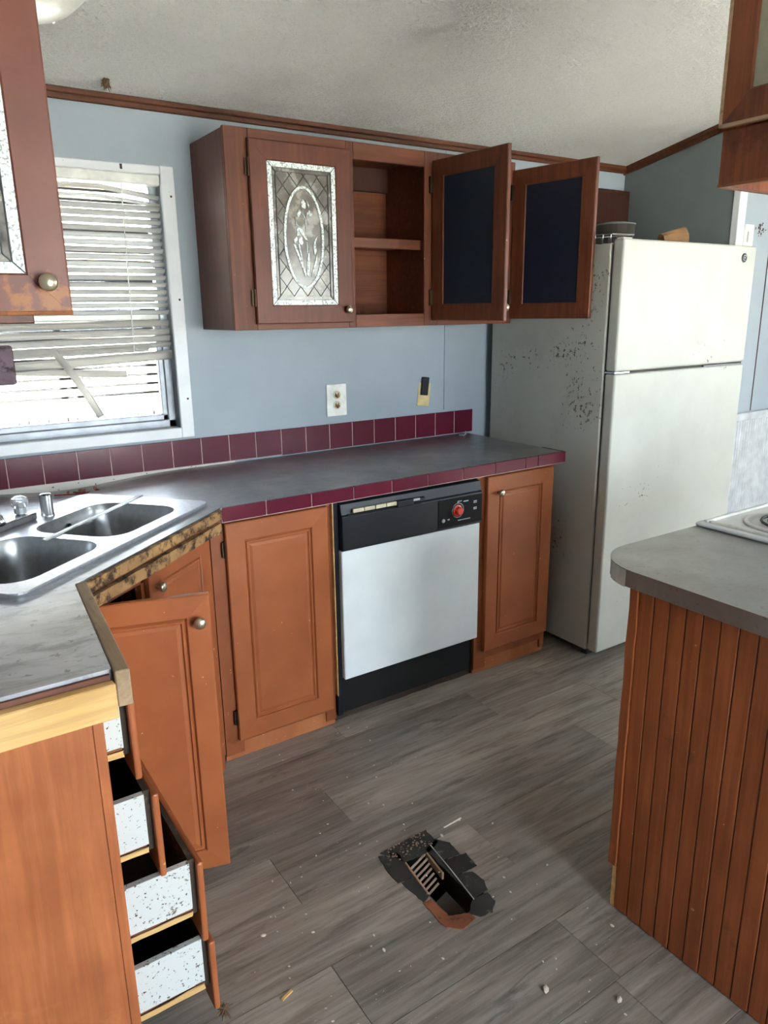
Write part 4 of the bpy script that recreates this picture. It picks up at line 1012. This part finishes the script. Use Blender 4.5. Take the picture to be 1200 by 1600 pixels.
# ------------------------------------------------------------------ wall bits
ol = thing('wall_outlet', (-.735, -.005, 1.05), 'white duplex outlet with scorched sockets above the backsplash', 'outlet')
link('cover_plate', bx(-.783, -.688, -.007, 0, 1.05, 1.182, .003, 2), 'white', ol)
for z in (1.138, 1.096):
    o = link('socket', lathe(nb(), [(.017, 0), (.017, .0035), (.015, .0045), (0, .0045)], 20, Matrix.Translation((-.736, -.006, z)) @ RX), 'cream', ol)
    link('slots', box(box(lathe(nb(), [(.003, 0), (.003, .002), (0, .002)], 8, Matrix.Translation((-.736, -.0105, z-.008)) @ RX), -.744, -.741, -.0115, -.010, z, z+.009), -.732, -.729, -.0115, -.010, z, z+.009), 'groove', o)
    sm = nb(); blade(sm, [(-.736+.011*(1+.25*math.sin(3*k))*math.cos(k*.52), z-.004+.008*(1+.3*math.cos(5*k))*math.sin(k*.52)) for k in range(12)], -.0108, -.0103)
    link('scorch', sm, 'raw', o)
tg = thing('wall_card', (-.28, -.004, 1.06), 'tan card with black clip fixed crooked to the wall above the backsplash', 'card')
MC = Matrix.Translation((-.281, 0, 1.118)) @ Matrix.Rotation(math.radians(7), 4, 'Y')
link('card', xf(bx(-.032, .034, -.004, 0, -.062, .04, .001), MC), 'card', tg)
link('clip', xf(bx(-.022, .019, -.012, -.004, -.014, .066, .003), MC), 'black', tg)
sw = thing('wall_switch', (1.085, WGY-.005, 1.76), 'white switch box on the pale wall right of the fridge', 'switch')
link('cover_plate', bx(1.052, 1.122, WGY-.010, WGY, 1.735, 1.83, .003), 'white', sw); link('rocker', bx(1.068, 1.098, WGY-.022, WGY-.010, 1.752, 1.80, .004), 'white', sw)
b = nb()
for k in range(22):
    x, z = 1.19+random.gauss(0, .018), 1.81+random.gauss(0, .012); box(b, x, x+random.uniform(.003, .010), WGY-.0008, WGY+.0002, z, z+random.uniform(.003, .012))
link('scuff_mark', b, 'groove', wall_hall)

# ------------------------------------------------------------------ peninsula on the right
pn = thing('peninsula_cabinet', (-.74, -2.2, 0), 'red-brown beadboard peninsula base under the rounded grey counter', 'cabinet')
PX = -.950
link('backing', bx(PX+.008, -.545, -2.80, -1.712, 0.0, .868), 'groove', pn)
y_ = -1.7125; k = 0; proto = None
while y_ > -2.78:
    if proto is None:
        proto = link('board', bx(PX, PX+.0095, y_-.0378, y_, .002, .868, .0018), 'bead', pn, loc=(PX, y_, 0))
    else:
        o = proto.copy(); COL.objects.link(o); o.location = Vector((PX+random.uniform(-.0004, .0004), y_, 0)) - aloc(pn)
    y_ -= .0398; k += 1
link('bead_strip', bx(PX+.0025, PX+.008, -2.80, -1.712, .002, .868), 'groove', pn)
cpst = rough(bx(PX-.006, PX+.03, -1.712, -1.690, .128, .866, .0), .0012, 14); link('corner_trim', cpst, 'bead', pn)
link('corner_block', bx(PX+.001, PX+.024, -1.712, -1.700, .002, .122), 'pine', pn)
link('end_panel', bx(PX+.03, -.545, -1.712, -1.700, 0, .868), 'bead', pn)
arc = [(-.975+.14-.14*math.cos(math.radians(a)), -1.712+.14*math.sin(math.radians(a))) for a in range(0, 91, 9)]
poly = [(-.985, -2.80)] + arc + [(-.537, -1.572), (-.537, -2.80)]
pc = thing('peninsula_countertop', (-.76, -2.2, .87), 'grey-brown laminate counter with rounded corner beside the cooktop', 'countertop')
link('worktop', prism(nb(), poly, ZC-.0015, ZC), 'laminate2', pc)
link('core', prism(nb(), [(x+.001 if x < -.6 else x, yy-.001 if yy > -1.6 else yy) for x, yy in poly], .8695, ZC-.0015), 'laminate2', pc)
eb = nb(); 
for i in range(0, 3):
    a0, a1 = Vector(arc[1+i]), Vector(arc[2+i]); n_ = (a1-a0).normalized(); n_ = Vector((-n_.y, n_.x))*.0012
    v = [eb.verts.new((q.x, q.y, z)) for q, z in ((a0+n_, .868), (a1+n_, .868), (a1+n_, ZC-.001), (a0+n_, ZC-.001))]; eb.faces.new(v)
bmesh.ops.solidify(eb, geom=eb.faces[:], thickness=.0008)
link('bare_edge', eb, 'white', pc)

# cooktop range beside the peninsula counter
rg = thing('range', (-.16, -1.9, 0), 'white electric range with coil burner beside the grey counter', 'range')
link('body', bx(-.531, .225, -2.235, -1.60, .0, .905, .004), 'white_panel', rg)
tp = nb(); pts = [(-.550, -2.25), (.24, -2.25), (.24, -1.572), (-.550, -1.572)]
box(tp, -.550, .24, -2.25, -1.572, .9105, .922, .005, 2)
top_ = link('cooktop', tp, 'whitetrim', rg)
link('raised_lip', bx(-.535, .225, -1.600, -1.588, .9215, .929, .003, 2), 'white', rg)
link('raised_lip', bx(-.533, -.521, -2.24, -1.602, .9215, .929, .003, 2), 'white', rg)
for ux, uy, r in ((-.385, -1.745, .105), (.06, -1.75, .085), (-.385, -2.08, .085), (.06, -2.08, .105)):
    o = link('drip_pan', lathe(nb(), [(r+.012, .0), (r+.012, .003), (r, .004), (r-.018, -.006), (.03, -.008), (0, -.008)], 32, Matrix.Translation((ux, uy, .9225))), 'rim', rg, smooth=True)
    b = nb(); sp = []
    for k in range(0, 90): a = k*.28; rr = .018+(r-.035)*k/90; sp.append((ux+rr*math.cos(a), uy+rr*math.sin(a), .930))
    tube(b, sp, .0035, 6); link('coil', b, 'lead', o)
bk = link('back_guard', bx(.19, .24, -2.25, -1.572, .92, 1.06, .006), 'white', rg)

# ------------------------------------------------------------------ floor vent
vt = thing('floor_vent', ((VX0+VX1)/2, (VY0+VY1)/2, -.004), 'ruined floor register in a ragged black hole in the planks', 'vent')
d = nb(); t_ = .004
box(d, VX0, VX0+t_, VY0, VY1, -.26, -.001); box(d, VX1-t_, VX1, VY0, VY1, -.26, -.001); box(d, VX0, VX1, VY0, VY0+t_, -.26, -.001); box(d, VX0, VX1, VY1-t_, VY1, -.26, -.001); box(d, VX0, VX1, VY0, VY1, -.262, -.258)
link('duct', d, 'duct', vt)
for k in range(7):
    b = nb(); box(b, -.036, .036, -.003, .003, -.010, .010, .001)
    MM = Matrix.Translation((-1.262-.004*k, -1.292-.0155*k, -.012-.003*k)) @ Matrix.Rotation(math.radians(20), 4, 'Z') @ Matrix.Rotation(math.radians(30), 4, 'X')
    link('register_bar', xf(b, MM), 'register', vt)
link('register_frame', bar2((-1.298, -1.275), (-1.314, -1.41), .006, -.02, .0015, 1, .001), 'oldwood', vt)
link('register_frame', bar2((-1.226, -1.275), (-1.238, -1.375), .006, -.02, .0015, 1, .001), 'oldwood', vt)
link('register_flap', xf(bx(-.028, .028, -.05, .05, -.002, .002), Matrix.Translation((-1.262, -1.455, -.055)) @ Matrix.Rotation(math.radians(24), 4, 'X') @ Matrix.Rotation(math.radians(14), 4, 'Z')), 'duct', vt)
def ragged(q, z0, z1, amt):
    pts = []
    for i in range(len(q)):
        a, c = Vector(q[i]), Vector(q[(i+1) % len(q)]); n = max(1, int((c-a).length/.009))
        for k in range(n): w_ = a.lerp(c, k/n); pts.append((w_.x+random.uniform(-amt, amt), w_.y+random.uniform(-amt, amt)))
    return prism(nb(), pts, z0, z1)
patches = [[(-1.335, -1.215), (-1.172, -1.212), (-1.172, -1.272), (-1.215, -1.29), (-1.30, -1.285), (-1.31, -1.245)],
           [(-1.222, -1.275), (-1.172, -1.26), (-1.146, -1.294), (-1.153, -1.345), (-1.192, -1.339), (-1.222, -1.345)],
           [(-1.224, -1.345), (-1.192, -1.341), (-1.134, -1.352), (-1.141, -1.406), (-1.203, -1.402), (-1.222, -1.41)],
           [(-1.224, -1.411), (-1.203, -1.404), (-1.166, -1.415), (-1.162, -1.458), (-1.175, -1.487), (-1.222, -1.49)],
           [(-1.225, -1.491), (-1.181, -1.496), (-1.186, -1.53), (-1.215, -1.553), (-1.250, -1.545), (-1.266, -1.522), (-1.24, -1.5)],
           [(-1.345, -1.225), (-1.292, -1.24), (-1.300, -1.30), (-1.312, -1.339), (-1.356, -1.338), (-1.357, -1.29)],
           [(-1.348, -1.342), (-1.308, -1.341), (-1.318, -1.418), (-1.340, -1.427)]]
for q in patches: link('tar_patch', ragged(q, .0003, .0022, .0016), 'tape', vt)
link('splintered_edge', ragged([(-1.343, -1.43), (-1.318, -1.43), (-1.314, -1.50), (-1.268, -1.5205), (-1.262, -1.542), (-1.31, -1.552), (-1.343, -1.525)], .0003, .003, .0022), 'rust', vt)
link('bent_strip', tube(nb(), [(-1.200, -1.272, .004), (-1.213, -1.38, .006), (-1.228, -1.495, .004)], .0016, 5), 'print', vt)
b = nb()
for k in range(90):
    x, y_ = random.uniform(-1.33, -1.19), random.uniform(-1.27, -1.215); s_ = random.uniform(.001, .0035); box(b, x, x+s_*1.5, y_, y_+s_, .002, .002+s_*.7)
o = link('rubble', b, 'register', vt); o['kind'] = 'stuff'
# crumbs on the floor
b = nb()
spots = [(-1.725, -1.29, .006), (-1.505, -1.492, .005), (-1.264, -1.785, .009), (-1.149, -1.894, .008), (-1.147, -1.256, .006), (-1.60, -1.0, .004), (-1.36, -1.15, .003), (-.99, -1.3, .004), (-1.62, -1.35, .004), (-1.0, -1.75, .005)]
spots += [(random.uniform(-1.88, -.98), random.uniform(-2.1, -.6), random.uniform(.0015, .0035)) for k in range(120)]
for x, y_, s_ in spots:
    if x < -1.48 and y_ > -1.12: continue
    bmesh.ops.create_icosphere(b, subdivisions=1, radius=s_, matrix=Matrix.Translation((x, y_, s_*.3)) @ Matrix.Rotation(random.uniform(0, 3), 4, 'Z') @ Matrix.Diagonal((1.3, .8, .45, 1)))
tag(link('floor_debris', b, 'crumb'), 'pale crumbs and paint flakes scattered over the plank floor', 'debris', kind='stuff')
tag(link('floor_splinter', bar2((-1.765, -1.478), (-1.735, -1.468), .006, 0, .003, 1, 0), 'pine', loc=(-1.75, -1.473, 0)), 'small pale wood splinter on the floor by the lowest drawer', 'splinter')
b = nb()
tag(link('floor_splinter', bar2((-1.120, -1.235), (-1.052, -1.23), .004, 0, .002, 1, 0), 'paper', loc=(-1.086, -1.232, 0)), 'thin pale sliver on the planks above the floor vent', 'splinter')

# ------------------------------------------------------------------ ceiling lamp and torn hook
lx, ly = -1.885, -.575; lz = ceil_z(ly)
cl = thing('ceiling_lamp', (lx, ly, lz), 'round opal glass ceiling lamp at the top left corner', 'lamp')
tl = Matrix.Translation((lx, ly, lz)) @ Matrix.Rotation(-math.atan(.2), 4, 'X')
link('shade', lathe(nb(), [(.165, -.02), (.16, -.045), (.13, -.075), (.08, -.095), (0, -.103)], 40, tl), 'opal', cl, smooth=True)
link('pan', lathe(nb(), [(.15, 0), (.158, -.02), (.165, -.02), (.165, -.024), (0, -.024)], 40, tl), 'white', cl)
for a in (52, 172, 292):
    r_ = .155; c = tl @ Vector((r_*math.cos(math.radians(a)), r_*math.sin(math.radians(a)), -.03))
    link('clip', tube(nb(), [c+Vector((0, 0, .03)), c+Vector((0, .018, .01)), c+Vector((0, .014, -.018)), c+Vector((0, -.004, -.026))], .005, 8), 'chrome', cl)
b = nb(); hx, hy = -1.575, -.10; hz = ceil_z(hy)
for k in range(34):
    a = random.uniform(0, 2*PI); r = random.uniform(.006, .026); q0 = Vector((hx+random.uniform(-.008, .008), hy+random.uniform(-.012, .012), hz-.001))
    q1 = Vector((hx+r*.45*math.cos(a), hy+r*.6*math.sin(a), hz-.010-random.uniform(0, .012))); q2 = Vector((hx+r*.8*math.cos(a), hy+r*math.sin(a), hz-.014-random.uniform(-.012, .02)))
    tube(b, [q0, q1, q2], [.004, .0022, .0007], 5)
tag(link('torn_hook', b, 'fibre', loc=(hx, hy, hz)), 'torn brown hook remains sticking out of the ceiling', 'hook')
